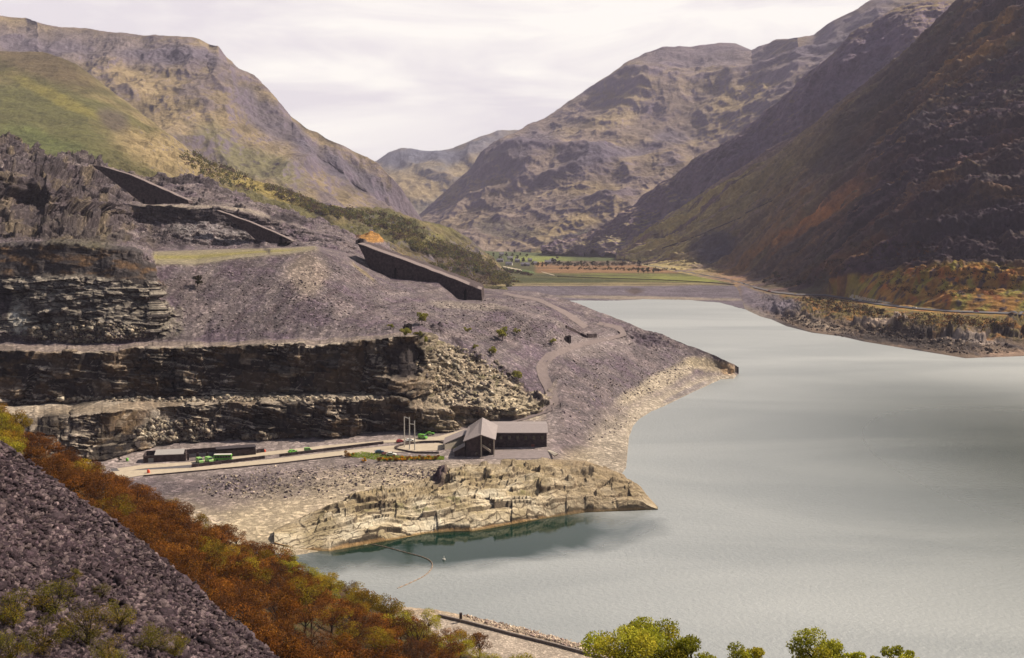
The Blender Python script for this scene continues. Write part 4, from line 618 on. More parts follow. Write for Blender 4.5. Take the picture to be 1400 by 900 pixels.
# ------------------------------------------------------------------ materials of the built things
MS = mat_plain('dark_slate_wall', (.066, .047, .047), .9, .15, noise=.6, nscale=.7, bump=.4, bscale=2)
MSP = mat_plain('pale_slate', (.20, .165, .15), .9, .15, noise=.3, nscale=1.5, bump=.1, bscale=4)
MWALL = mat_plain('stone_wall', (.085, .065, .06), .9, .15, noise=.4, nscale=2, bump=.12, bscale=4)
MROOF = mat_plain('slate_roof', (.26, .215, .205), .6, .3, noise=.1, nscale=.8)
MROAD = mat_plain('gravel_road', (.42, .345, .26), .95, .1, noise=.12, nscale=.5, bump=.03, bscale=6)
MTAR = mat_plain('asphalt', (.10, .09, .095), .9, .2, noise=.15, nscale=.6)
MPALE = mat_plain('rendered_wall', (.50, .43, .34), .85, .2, noise=.1, nscale=2)
MWHITE = mat_plain('white_paint', (.60, .56, .50), .5, .4, noise=.05)
MGLASS = mat_plain('dark_glass', (.02, .022, .025), .08, .8, noise=.02)
MDOOR = mat_plain('dark_opening', (.008, .007, .007), .9, .1, noise=.1)
MTYRE = mat_plain('tyre_rubber', (.015, .015, .015), .8, .2, noise=.1)
MTRACK = mat_plain('track_gravel', (.185, .145, .138), .95, .1, noise=.16, nscale=.4, bump=.05, bscale=4)
def paint(c, n): return mat_plain(n, c, .3, .5, noise=.03)
def G(px, py, lift=0., g='quarry_hillside'): return ground(g, px, py, lift)
def line_pts(pl, stp=3., g='quarry_hillside', lift=0.):
    out = []
    for (a, b), (c, d) in zip(pl[:-1], pl[1:]):
        n = max(1, int(math.hypot(c - a, d - b) / stp)); out += [(a + (c - a) * i / n, b + (d - b) * i / n) for i in range(n)]
    out.append(pl[-1]); return [G(x, y, lift, g) for x, y in out]
def strip(name, top, bot, mat, lift=.15, g='quarry_hillside', kind='structure', stp=4., sm=3):
    x0 = max(top[0][0], bot[0][0]) if abs(top[0][0] - bot[0][0]) > 1e9 else None
    n = int(max(math.hypot(p[0] - q_[0], p[1] - q_[1]) for p, q_ in ((top[0], top[-1]), (bot[0], bot[-1]))) / stp) + 2
    def rs(pl):
        d = [0.]; 
        for a, b in zip(pl[:-1], pl[1:]): d.append(d[-1] + math.hypot(b[0] - a[0], b[1] - a[1]))
        t = np.linspace(0, d[-1], n); return np.interp(t, d, [p[0] for p in pl]), np.interp(t, d, [p[1] for p in pl])
    tx, ty = rs(top); bx, by = rs(bot); m = 5; V = []
    for i in range(n):
        for j in range(m): f = j / (m - 1); V.append(G(bx[i] + (tx[i] - bx[i]) * f, by[i] + (ty[i] - by[i]) * f, 0, g))
    V = np.array([tuple(v) for v in V]).reshape(n, m, 3); z = V[..., 2].copy()
    for _ in range(sm): z[1:-1] = (z[:-2] + 2 * z[1:-1] + z[2:]) / 4
    V[..., 2] = np.maximum(z, V[..., 2] - .1) + lift; i = np.arange(n - 1)[:, None] * m + np.arange(m - 1)[None]
    return tag(np_mesh(name, V, np.stack([i, i + m, i + m + 1, i + 1], -1).reshape(-1, 4), mat, True), kind=kind)
def wall_line(name, pl, h, w, mat, label, cat, group=None, g='quarry_hillside', stp=4., sink=.6, jag=0.):
    P = line_pts(pl, stp, g); m = MB(); n = len(P); q = random.Random(len(pl) * 7 + int(pl[0][0]))
    V = []; F = []
    for i, p in enumerate(P):
        t = (P[min(i + 1, n - 1)] - P[max(i - 1, 0)]); t.z = 0; t.normalize(); nn = Vector((-t.y, t.x, 0)) * (w / 2); hh = h * (1 - jag * q.random())
        V += [p - nn + Vector((0, 0, -sink)), p + nn + Vector((0, 0, -sink)), p + nn * .8 + Vector((0, 0, hh)), p - nn * .8 + Vector((0, 0, hh))]
    for i in range(n - 1):
        a, b = 4 * i, 4 * i + 4
        for j in range(4): k = (j + 1) % 4; F.append((a + j, a + k, b + k, b + j))
    F += [(3, 2, 1, 0), (4 * n - 4, 4 * n - 3, 4 * n - 2, 4 * n - 1)]; m.v = V; m.f = F
    return tag(m.build(name, mat), label, cat, group)
# ------------------------------------------------------------------ roads and tracks
strip('yard_road', [(150, 645), (262, 640), (362, 629), (440, 620), (524, 610.5), (600, 606), (625, 606)], [(165, 655), (196, 650), (262, 644.5), (362, 635), (440, 626.5), (490, 621), (560, 618), (600, 616)], MROAD, .12)
strip('upper_yard_road', [(160, 641), (198, 635.5), (256, 632.5), (362, 618.5), (440, 610), (520, 603), (600, 597), (640, 586)], [(165, 645.5), (198, 641), (256, 636.5), (300, 632.5), (362, 623.5), (440, 615), (520, 606), (600, 603), (640, 596)], MROAD, .15)
strip('yard_asphalt', [(150, 641), (200, 637), (262, 633.5)], [(165, 655), (205, 647), (262, 641)], MTAR, .1)
strip('quarry_track', [(640, 580), (700, 570), (735, 560), (752, 552), (745, 535), (735, 515), (733, 500), (745, 484), (775, 473), (820, 463), (850, 459), (842, 450), (815, 444)], [(655, 588), (715, 575), (752, 564), (765, 552), (760, 535), (750, 515), (748, 500), (760, 488), (785, 478), (826, 467), (858, 461), (852, 447), (820, 440)], MTRACK, .2, sm=6)
strip('upper_track', [(690, 400), (740, 409), (780, 428), (805, 446)], [(686, 403), (735, 412), (772, 431), (797, 450)], MTRACK, .2, sm=6)
strip('lake_road', [(845, 354.9), (940, 371.9), (1000, 382.9), (1030, 391.4), (1060, 398.8), (1090, 401.8), (1130, 402.8), (1165, 408.3), (1200, 414.3), (1250, 420.3), (1300, 424.3), (1400, 428.3), (1600, 433)], [(845, 355.8), (940, 372.8), (1000, 383.8), (1030, 393.2), (1060, 400.6), (1090, 403.6), (1130, 404.6), (1165, 410.6), (1200, 416.6), (1250, 422.6), (1300, 426.6), (1400, 430.6), (1600, 437)], MTAR, .3, 'dark_slope')
strip('lay_by', [(1160, 402.5), (1185, 408), (1215, 413.5)], [(1160, 408), (1190, 412.5), (1220, 416)], MROAD, .5, 'dark_slope')
# ------------------------------------------------------------------ walls
wall_line('stone_wall', [(262, 639), (362, 627)], 1.3, .8, MS, 'low dark slate wall behind the green vans and bus, left of the gap in the yard', 'wall', 'low walls along the yard road')
wall_line('stone_wall', [(382, 624.5), (450, 616), (524, 607)], 1.2, .8, MS, 'long low dark slate wall between the two yard roads, behind the pair of green cars', 'wall', 'low walls along the yard road')
wall_line('kerb_wall', [(196, 651.5), (290, 643), (384, 634), (468, 624)], .5, .6, MS, 'thin dark kerb along the outer edge of the yard road above the foreshore', 'kerb')
wall_line('bed_wall', [(540, 613.5), (546, 610.5), (560, 607.5), (579, 605.5), (600, 605), (608, 607)], .9, .8, MWALL, 'curved low stone wall behind the paved bed beside the three white poles', 'wall', 'walls round the paved bed')
wall_line('bed_wall', [(540, 614.5), (550, 616.5), (560, 618.5), (572, 620), (600, 620)], .7, .7, MWALL, 'low stone wall along the near side of the paved bed beside the three white poles', 'wall', 'walls round the paved bed')
wall_line('roadside_wall', [(1030, 394), (1060, 401.2), (1090, 404.2), (1130, 405.2), (1165, 411.2), (1200, 417.2), (1250, 423.2), (1300, 427.2), (1400, 431.2), (1600, 437)], .9, 1.2, MS, 'long dark retaining wall under the lake road on the right shore', 'wall', g='dark_slope', sink=2.4)
wall_line('mountain_wall', [(1180, 358), (1200, 355.5), (1240, 353.5), (1300, 352.5), (1400, 353), (1550, 354)], 1.6, 1.2, MS, 'thin dark dry stone wall across the top of the orange bracken knoll', 'wall', g='dark_slope')
wall_line('mountain_wall', [(905, 340), (960, 322), (1010, 300), (1060, 272)], 1.8, 1.4, MS, 'thin dark boundary wall climbing the lower grassy slope above the valley fields', 'wall', g='dark_slope')
wall_line('field_wall', [(762, 378.5), (830, 381), (900, 383), (960, 386), (1005, 390)], 1.2, 2.2, MS, 'dark wall along the far edge of the dried lake shore fields', 'wall', g='valley_floor')
wall_line('lakeside_wall', [(600, 843), (640, 852.5), (700, 868.5), (760, 883.5), (800, 894.5), (860, 911)], .7, .7, MSP, 'pale low stone wall between the lakeside road and the shingle, bottom centre', 'wall', g='lakeside_verge')
wall_line('track_wall', [(774, 448), (790, 456), (803, 462.5)], 1.6, 1.0, MS, 'dark ruined wall end on to the bend of the quarry track', 'wall', jag=.3)
wall_line('stone_ruin', [(803, 461.5), (815, 461)], 2.6, 1.6, MS, 'low dark ruined block beside the upper bend of the quarry track', 'ruin', jag=.2)
# ------------------------------------------------------------------ the inclines
def incline(poly, D0, D1, back, label, portals=(), ledge=None):
    xs_ = [p[0] for p in poly]; xa, xb = min(xs_), max(xs_); fd = lambda x: D0 + (D1 - D0) * (x - xa) / (xb - xa)
    W = [Vector(at_d(x, y, fd(x))) for x, y in poly]; W = [Vector((w.x, w.y, w.z)) for w in W]; c = sum(W, Vector()) / len(W); o = empty('incline_wall', c)
    q = random.Random(int(D0)); WD = []
    for i in range(len(W)):
        a_, b_ = W[i], W[(i + 1) % len(W)]; n_ = max(1, int((b_ - a_).length / 3.5)); WD += [a_.lerp(b_, k / n_) + (Vector((q.uniform(-.3, .3), 0, q.uniform(-.55, .25))) if k else Vector()) for k in range(n_)]
    m = MB(); m.poly([w - c for w in WD], (0, back, .01)); m.build('wall', MS, o)
    # pale capping along the sloping top
    m = MB()
    tp = [W[i] - c for i in ledge]
    tq = []
    for p, q_ in zip(tp[:-1], tp[1:]):
        n_ = max(1, int((q_ - p).length / 5)); tq += [p.lerp(q_, k / n_) + Vector((0, 0, q.uniform(-.35, .15))) for k in range(n_)]
    tq.append(tp[-1])
    for p, q_ in zip(tq[:-1], tq[1:]): m.poly([p + Vector((0, -.12, .02)), q_ + Vector((0, -.12, .02)), q_ + Vector((0, -.12, .4)), p + Vector((0, -.12, .4))], (0, min(back + .3, 26), 0))
    m.build('capping', MTRACK, o)
    for (x, y0, y1, wd) in portals:
        p0 = Vector(at_d(x - wd / 2, y1, fd(x) - .12)) - c; p1 = Vector(at_d(x + wd / 2, y1, fd(x) - .12)) - c; hgt = (y1 - y0) / FPX * fd(x)
        k = MB(); pts = [p0, p1, p1 + Vector((0, 0, hgt * .75)), (p0 + p1) / 2 + Vector((0, 0, hgt)), p0 + Vector((0, 0, hgt * .75))]; k.poly(pts, (0, .1, 0)); k.build('portal', MDOOR, o)
    return tag(o, label, 'incline', 'slate built inclines of the quarry')
incline([(489, 333.5), (560, 359), (622, 382.5), (658, 397), (659.5, 416), (628, 415), (600, 394), (533, 386), (508, 372)], 735, 722, 60, 'largest dark incline wall with two tunnel portals, stepping down to the grey spoil tip', [(541, 366, 381, 5), (636.5, 394, 411, 4.5)], ledge=[0, 1, 2, 3])
incline([(126, 226), (140, 228), (179, 240), (257, 274.5), (258, 278), (196, 279), (158, 250)], 835, 838, 12, 'highest dark incline wall, near the ridge of the upper quarry', [(196.5, 272, 278, 3), (213, 273, 278, 3), (241, 272, 277, 3)], ledge=[0, 1, 2, 3])
incline([(296, 288), (340, 304), (381, 321), (399, 330), (358, 334), (325, 308)], 815, 812, 10, 'small dark wedge shaped incline wall at the back of the grassy quarry platform', [(384, 323, 332, 4)], ledge=[0, 1, 2, 3])
# ------------------------------------------------------------------ the big slate building on the headland
def U(px, py, D): return Vector(at_d(px, py, D))
def hall():
    zg = 6.2; o = empty('quarry_hall', (0, 470, zg)); b = Vector((0, 470, zg)); rel = lambda *p: [q_ - b for q_ in p]
    # long wing
    Dw = 487.; a0 = U(675.5, 592, Dw); a1 = U(747.5, 592, Dw); ze = a0.z; zb = 4.5; r0 = U(664, 580.5, 500); r1 = U(747.5, 580.5, 500); r0 = Vector((a0.x - 8, 500, r1.z))
    m = MB(); m.poly(rel(Vector((a0.x - 8, Dw, zb)), Vector((a1.x, Dw, zb)), Vector((a1.x, Dw, ze)), Vector((a0.x - 8, Dw, ze))), (0, .4, 0))
    m.poly(rel(Vector((a1.x - .4, Dw, zb)), Vector((a1.x - .4, Dw, ze)), Vector((a1.x - .4, 500, r1.z - .2)), Vector((a1.x - .4, 513, ze)), Vector((a1.x - .4, 513, zb))), (.4, 0, 0)); m.poly(rel(Vector((a0.x - 8, 512.6, zb)), Vector((a1.x - .4, 512.6, zb)), Vector((a1.x - .4, 512.6, ze)), Vector((a0.x - 8, 512.6, ze))), (0, .4, 0)); m.build('wing_wall', MS, o)
    m = MB(); m.poly(rel(Vector((a0.x - 9, Dw - .9, ze - .05)), Vector((a1.x + .6, Dw - .9, ze - .05)), Vector((a1.x + .6, 500, r1.z)), Vector((a0.x - 9, 500, r1.z))), (0, 0, .3)); m.poly(rel(Vector((a0.x - 9, 500.02, r1.z)), Vector((a1.x + .6, 500.02, r1.z)), Vector((a1.x + .6, 513.8, ze - .05)), Vector((a0.x - 9, 513.8, ze - .05))), (0, 0, .3)); m.build('wing_roof', MROOF, o)
    for k in range(6):
        x = a0.x + 2.6 + k * 3.7; w = MB(); w.box(x, x + 1.2, Dw - b.y - .1, Dw - b.y - .02, ze - 3 - b.z, ze - 1.4 - b.z); f = w.build('window', MGLASS, o)
    w = MB(); x = a1.x - 7; w.box(x, x + 1.5, Dw - b.y - .12, Dw - b.y - .02, .3, 2.9); w.build('door', paint((.16, .03, .02), 'red_door'), o); w = MB(); w.box(x - 1.6, x + 2.6, Dw - b.y - 1.4, Dw - b.y - .14, -.4, .22); w.build('doorstep', MPALE, o)
    # gabled hall, its ridge rising away from the viewer
    Df = 471.; gl = U(635.7, 603.5, Df); ap = U(657.5, 595, Df); gr = U(675.2, 601, Df); bk = 497.; apb = U(659.5, 572.3, bk); glb = Vector((gl.x + 1.2, bk, gl.z + 1.4)); grb = Vector((gr.x + .5, bk, gr.z + 1.2))
    m = MB(); m.poly(rel(Vector((gl.x, Df, zb)), Vector((ap.x, Df, zb)), ap, gl), (0, .4, 0)); rc = Df + 2.6; m.poly(rel(Vector((ap.x, rc, zb)), Vector((gr.x, rc, zb)), Vector((gr.x, rc, gr.z)), Vector((ap.x, rc, ap.z))), (0, .4, 0)); m.poly(rel(Vector((gl.x, Df, zb)), gl, glb, Vector((glb.x, bk, zb))), (.4, 0, 0)); m.poly(rel(Vector((gr.x - .4, rc, zb)), gr + Vector((-.4, 2.6, 0)), grb + Vector((-.4, 0, 0)), Vector((grb.x - .4, bk, zb))), (.4, 0, 0)); m.poly(rel(Vector((glb.x, bk, zb)), Vector((grb.x, bk, zb)), grb, apb, glb), (0, .4, 0)); m.build('hall_wall', MS, o)
    e = Vector((0, -.7, 0)); m = MB(); m.poly(rel(gl + e + Vector((-.8, 0, -.3)), ap + e, apb + Vector((0, 1, 0)), glb + Vector((-.8, 1, -.3))), (0, 0, .35)); m.poly(rel(ap + e + Vector((.02, 0, 0)), gr + e + Vector((.8, 0, -.3)), grb + Vector((.8, 1, -.3)), apb + Vector((.02, 1, 0))), (0, 0, .34)); m.build('hall_roof', MROOF, o)
    for x in (ap.x + .1, gr.x): m = MB(); m.box(x - .2, x + .25, Df - b.y - .3, Df - b.y + .1, -1.4, (ap.z if x < gr.x else gr.z) - b.z - .1); m.build('corner_post', MPALE, o)
    m = MB(); s0 = U(659.6, 608, Df + 1.2); s1 = U(671, 616, Df + 1.2); m.poly(rel(s0, s1, s1 - Vector((0, 0, 1.0)), s0 - Vector((0, 0, 1.0))), (0, 1.1, 0)); st = m.build('stair', MPALE, o)
    m = MB(); c0 = U(660.5, 626, rc - .06); m.box(c0.x, c0.x + 2.6, rc - b.y - .1, rc - b.y - .02, -1, 2.6); m.build('doorway', MDOOR, o)
    m = MB(); m.box(gl.x + 8.6 - 4, gl.x + 9.4 - 4, Df - b.y - .1, Df - b.y - .02, 1.5, 2.7); m.build('window', MGLASS, o)
    for x in (ap.x + 1.2, ap.x + 3.4): m = MB(); m.box(x, x + .7, rc - b.y - .1, rc - b.y - .02, 5.0, 6.0); m.build('window', MGLASS, o)
    # lean-to on the left of the gable
    l0 = U(622.5, 617.5, Df + .5); l1 = U(635, 610.5, Df + .5); m = MB(); m.poly(rel(Vector((l0.x - .4, Df + .5, zb)), Vector((gl.x - .02, Df + .5, zb)), Vector((l1.x, Df + .5, l1.z - .2)), Vector((l0.x - .4, Df + .5, l0.z - .2))), (0, 7, 0)); m.build('lean_to_wall', MS, o)
    m = MB(); m.poly(rel(l0 + Vector((-1, -.6, -.3)), l1 + Vector((.2, -.6, .1)), l1 + Vector((.2, 7.2, .1)), l0 + Vector((-1, 7.2, -.3))), (0, 0, .25)); m.build('lean_to_roof', MROOF, o)
    # low side range with a pale end wall
    p0 = U(608, 607.5, 484); p1 = U(626, 600.5, 486); p2 = U(637, 594, 492); m = MB(); m.poly(rel(Vector((p0.x, 484, zb)), Vector((p2.x, 492, zb)), Vector((p2.x, 492, p2.z - .3)), Vector((p0.x, 484, p0.z - .2))), (.2, 8, 0)); m.build('side_wall', MPALE, o)
    m = MB(); m.poly(rel(p0 + Vector((-.7, -.7, 0)), p2 + Vector((.3, -.7, .1)), p2 + Vector((.5, 9, .9)), p0 + Vector((-.5, 9, .9))), (0, 0, .3)); m.build('side_roof', MROOF, o)
    return tag(o, 'large dark slate hall with pale roofs, tall gable and long wing above the headland', 'building')
hall()
# forecourt and pale ramp at its right end
strip('forecourt', [(676, 616), (748, 616)], [(660, 628), (752, 627)], mat_plain('forecourt_gravel', (.22, .18, .175), .95, .1, noise=.15), .1)
m = MB(); q0 = U(748, 617, 480); m.poly([U(748, 616, 481), U(752, 615.5, 481), U(763, 620.5, 470), U(758, 623, 470)], (0, 0, -.6)); tag(m.build('concrete_ramp', MPALE), 'pale concrete ramp at the right end of the dark hall', 'ramp')
# ------------------------------------------------------------------ stores along the upper yard road
def facing(px0, py0, px1, py1):
    a = G(px0, py0); b = G(px1, py1); return a, b
def stone_hut():
    a, b = facing(196, 633, 254, 630.5); L_ = (b - a).length; ang = math.atan2(b.y - a.y, b.x - a.x); o = empty('stone_store', a, ang); m = MB(); m.box(0, L_, 0, .5, -1, 2.9); m.box(0, .5, .52, 6, -1, 3.4); m.box(L_ - .5, L_, .52, 6, -1, 3.6); m.box(.52, L_ - .52, 6, 6.5, -1, 3.9); m.build('wall', MS, o)
    m = MB(); m.poly([(L_ * .26, .2, 3.0), (L_ * .95, .2, 3.0), (L_ * .95, 6.2, 4.1), (L_ * .26, 6.2, 4.1)], (0, 0, .2)); m.build('roof', mat_plain('pale_sheet_roof', (.34, .31, .29), .5, .4, noise=.08), o)
    m = MB(); m.box(2, 4.2, -.1, -.02, -.3, 1.9); m.build('door', mat_plain('grey_door', (.25, .25, .24), .7, .3), o); return tag(o, 'low dark stone store with pale flat roof, leftmost building in the yard', 'store')
stone_hut()
def stone_shed():
    a, b = facing(256, 630, 350, 622); L_ = (b - a).length; ang = math.atan2(b.y - a.y, b.x - a.x); o = empty('slate_shed', a, ang); m = MB(); m.box(L_ * .42, L_, 0, .6, -1, 3.2); m.box(0, L_, 5, 5.6, -1, 3.9); m.box(L_ - .6, L_, .62, 4.98, -1, 3.5)
    m.build('wall', MS, o)
    for f in (0, .14, .28): m = MB(); m.box(L_ * f, L_ * f + .8, 0, .8, -1, 3.0); m.build('pillar', MS, o)
    for f in (.04, .18, .32): m = MB(); m.box(L_ * f, L_ * f + 3, 4.7, 4.96, -.2, 1.8); m.build('bay_panel', mat_plain('grey_panel', (.17, .16, .17), .7, .3), o)
    m = MB(); m.box(L_ * .42, L_ + .2, -.3, 5.8, 3.92, 4.1); m.build('roof', mat_plain('dark_sheet_roof', (.05, .04, .045), .8, .2), o); return tag(o, 'long dark slate shed with three open bays, behind the green bus', 'shed')
stone_shed()
wall_line('stone_wall', [(351, 620), (361, 618.5)], 1.8, .8, MS, 'short dark stub of wall at the right end of the long slate shed', 'wall', 'low walls along the yard road')
# ------------------------------------------------------------------ vehicles
def vehicle(kind, px, py, rz, col, label, cat, group, sc=1.0, g='quarry_hillside'):
    o = empty(kind, G(px, py, .17, g), rz, sc); pm = col
    if kind == 'parked_car': prof = [(-2.1, .3), (-2.12, .8), (-1.7, .95), (-1.25, 1.38), (.2, 1.42), (.85, .98), (1.9, .82), (2.1, .6), (2.1, .3)]; w = .82; ax = (-1.3, 1.3); r = .33; glass = [[(-1.12, .98), (-.98, 1.32), (-.42, 1.34), (-.42, .98)], [(-.34, .98), (-.34, 1.34), (.14, 1.34), (.6, .98)]]
    elif kind == 'delivery_van': prof = [(-2.3, .35), (-2.35, 2.1), (-2.2, 2.25), (1.1, 2.25), (1.55, 1.35), (2.3, 1.15), (2.35, .35)]; w = .95; ax = (-1.4, 1.5); r = .38; glass = [[(.3, 1.35), (.3, 2.0), (1.05, 2.0), (1.38, 1.35)]]
    else: prof = [(-3.9, .4), (-3.95, 2.6), (-3.7, 2.85), (3.6, 2.85), (3.9, 2.5), (3.95, .4)]; w = 1.2; ax = (-2.4, 2.5); r = .48; glass = [[(x, 1.5), (x, 2.4), (x + 1.0, 2.4), (x + 1.0, 1.5)] for x in (-3.5, -2.35, -1.2, -.05, 1.1, 2.25)]
    m = MB(); m.poly([(x, -w, z) for x, z in prof], (0, 2 * w, 0)); m.build('body', pm, o, bevel=.04)
    for gl_ in glass:
        for s_ in (-1, 1): m = MB(); m.poly([(x, s_ * (w + .015), z) for x, z in gl_], (0, s_ * .02, 0)); m.build('window', MGLASS, o)
    if kind == 'parked_car': m = MB(); m.poly([(.26, -w * .85, 1.40), (.26, w * .85, 1.40), (.80, w * .85, 1.03), (.80, -w * .85, 1.03)], (.03, 0, .03)); m.build('windscreen', MGLASS, o)
    elif kind == 'delivery_van': m = MB(); m.poly([(1.14, -w * .85, 2.18), (1.14, w * .85, 2.18), (1.52, w * .85, 1.4), (1.52, -w * .85, 1.4)], (.03, 0, .02)); m.build('windscreen', MGLASS, o)
    else: m = MB(); m.box(3.96, 3.99, -w * .85, w * .85, 1.3, 2.4); m.build('windscreen', MGLASS, o); m = MB(); m.box(-3.8, 3.7, -w * .96, w * .96, 2.86, 2.93); m.build('roof', MWHITE, o)
    for x in ax:
        for s_ in (-1, 1): m = MB(); m.tube((x, s_ * (w - .1), r), (x, s_ * (w + .06), r), r, r, 12); m.build('wheel', MTYRE, o)
    return tag(o, label, cat, group)
GRN = paint((.15, .42, .06), 'green_paint'); PGN = paint((.30, .52, .16), 'pale_green_paint'); RED = paint((.30, .02, .02), 'red_paint'); WHT = paint((.75, .72, .66), 'white_paint_car'); BLU = paint((.10, .17, .26), 'blue_paint'); BRN = paint((.12, .035, .03), 'maroon_paint')
gy = 'vehicles in the quarry yard'
vehicle('delivery_van', 273, 633.5, R(-55), PGN, 'pale green van at the left end of the row in front of the slate shed', 'van', gy)
vehicle('delivery_van', 286, 632.5, R(-50), PGN, 'pale green van parked between another van and the green bus', 'van', gy)
vehicle('parked_bus', 305, 630.5, R(5), GRN, 'bright green single deck bus in front of the slate shed', 'bus', gy, .98)
vehicle('parked_car', 400.5, 619.5, R(50), GRN, 'green car behind the long low wall, left of the pair', 'car', gy)
vehicle('delivery_van', 421, 617.5, R(12), PGN, 'pale green van behind the long low wall, right of the pair', 'van', gy, .72)
vehicle('parked_car', 547, 605, R(40), RED, 'small red car just left of the three white poles', 'car', gy, .9)
vehicle('parked_car', 560, 604, R(35), WHT, 'white car seen between the three white poles', 'car', gy, .95)
vehicle('delivery_van', 577.5, 600.5, R(-30), GRN, 'rounded green van right of the three white poles', 'van', gy, .95)
vehicle('parked_car', 587.5, 595, R(8), GRN, 'bright green car at the back of the car park under the rocks', 'car', gy, 1.0)
vehicle('delivery_van', 606, 590.5, R(5), BRN, 'maroon van at the foot of the rocks, left of the dark hall', 'van', gy, .8)
vehicle('parked_car', 519, 620, R(10), BLU, 'blue grey car behind the gorse bank', 'car', gy)
vehicle('parked_car', 526, 622, R(60), BRN, 'maroon car squeezed between the blue grey and the white car', 'car', gy, .8)
vehicle('parked_car', 535, 623.5, R(-5), WHT, 'white car parked nearest the orange gorse', 'car', gy, 1.05)
gr = 'cars on the lake road'
for px, py, c, l in ((1052, 399, RED, 'tiny red car on the lake road below the dark conifer'), (1166, 410, WHT, 'white car at the left end of the pale lay-by on the lake road'), (1176, 411.5, WHT, 'white car in the middle of the pale lay-by on the lake road'), (1250, 421.8, WHT, 'lone white car on the lake road right of the lay-by'), (1335, 427, RED, 'orange red car on the lake road near the right edge'), (1010, 386.5, WHT, 'white car at the far end of the lake road by the green field'), (1018, 389, BLU, 'grey blue car at the far end of the lake road behind a white one')):
    vehicle('parked_car', px, py, R(-38), c, l, 'car', gr, 1.15, 'dark_slope')
# ------------------------------------------------------------------ poles, drum, buoy, boom, post
p1, p2, p3 = G(553.3, 611.5), G(559.8, 615), G(566.9, 616); o = empty('pole_frame', p1)
hts = [(611.5 - 570.5), (615 - 571), (616 - 576)]
for p, hh in zip((p1, p2, p3), hts): m = MB(); t = p - p1; hgt = hh / FPX * p.y / .96; m.tube(t - Vector((0, 0, .5)), t + Vector((0, 0, hgt)), .27, .2, 8); m.build('pole', MWHITE, o)
za = p1 + Vector((0, 0, hts[0] / FPX * p1.y / .96)); zb_ = Vector((p2.x, p2.y, za.z)); m = MB(); m.tube(za - p1, zb_ - p1, .2, .2, 6); m.build('crossbar', MWHITE, o)
zc = p2 + Vector((0, 0, (615 - 580) / FPX * p2.y / .96)) - p1; zd = Vector((p3.x - p1.x, p3.y - p1.y, zc.z)); m = MB(); m.tube(zc, zd, .2, .2, 6); m.build('crossbar', MWHITE, o)
tag(o, 'frame of three tall white poles joined by crossbars, beside the paved bed', 'pole frame')
def lathe(name, prof, mat, loc, label, cat, n=12):
    m = MB(); k = 0
    for r, z in prof:
        for i in range(n): m.v.append(Vector((r * math.cos(6.2832 * i / n), r * math.sin(6.2832 * i / n), z)))
    for j in range(len(prof) - 1):
        for i in range(n): a = j * n + i; b = j * n + (i + 1) % n; m.f.append((a, b, b + n, a + n))
    m.f.append(tuple(range(n - 1, -1, -1))); m.f.append(tuple(range((len(prof) - 1) * n, len(prof) * n))); o = m.build(name, mat, None, True); o.location = loc; return tag(o, label, cat)
lathe('marker_drum', [(.5, -.3), (.62, .1), (.62, .9), (.55, 1.25), (.3, 1.4)], paint((.75, .08, .02), 'orange_drum'), G(203.4, 647, .1), 'orange marker drum at the left end of the yard road', 'drum')
lathe('marker_drum', [(.4, -.3), (.5, .1), (.5, .8), (.3, 1.0)], paint((.7, .07, .02), 'red_drum'), G(361.5, 618.3, .1), 'small red drum at the right end of the slate shed', 'drum')
lathe('fuel_tank', [(.5, -.3), (.6, .1), (.6, 1.1), (.3, 1.3)], GRN, G(173.6, 630.5, .1), 'tiny green tank on the ground left of the stone store', 'tank')
bp = Vector(at_z(607, 765.5, 0)); o = empty('white_buoy', bp); m = MB(); m.tube((0, 0, -.3), (0, 0, .35), .55, .45, 10); m.build('float', MWHITE, o); m = MB(); m.tube((0, 0, .34), (0, 0, 1.3), .16, .08, 6); m.build('mast', MWHITE, o); tag(o, 'small white buoy on the dark green water off the headland', 'buoy')
pl = [(508, 744), (530, 748.5), (555, 755.5), (575, 760.5), (586, 765), (591, 770), (591, 776), (586, 783), (577, 789.5), (560, 797.5), (540, 806)]
W = [Vector(at_z(x, y, .08)) for x, y in pl]; WW = []
for i in range(len(W) - 1):
    for k in range(6): WW.append(W[i].lerp(W[i + 1], k / 6))
for _ in range(4): WW = [WW[0]] + [(WW[i - 1] + 2 * WW[i] + WW[i + 1]) / 4 for i in range(1, len(WW) - 1)] + [WW[-1]]
m = MB()
for i in range(len(WW) - 1): m.tube(WW[i], WW[i + 1], .22 if i % 2 else .12, .22 if i % 2 else .12, 6)
tag(m.build('floating_boom', mat_plain('boom_float', (.30, .22, .16), .7, .3, noise=.3, nscale=.6)), 'thin brown floating boom curving out from the headland across the water', 'boom')
pp = ground('lakeside_verge', 629.5, 851); o = empty('depth_post', pp); m = MB(); m.tube((0, 0, -.4), (0, 0, 1.7), .09, .09, 6); m.build('post', MPALE, o); m = MB(); m.box(-.38, .38, -.3, .3, 1.0, 2.6); m.build('marker_board', MS, o); tag(o, 'short post with a dark board on the shingle at the end of the lakeside wall', 'post')
# gate posts on the quarry track
for px, py, l in ((757, 555.5, 'left pale gatepost across the quarry track'), (765.5, 557, 'right dark gatepost across the quarry track')):
    m = MB(); m.box(-.25, .25, -.25, .25, -.4, 1.9 if px < 760 else 2.4); o = m.build('gate_post', MPALE if px < 760 else MS, bevel=.04); o.location = G(px, py); tag(o, l, 'gatepost', 'gateposts on the quarry track')
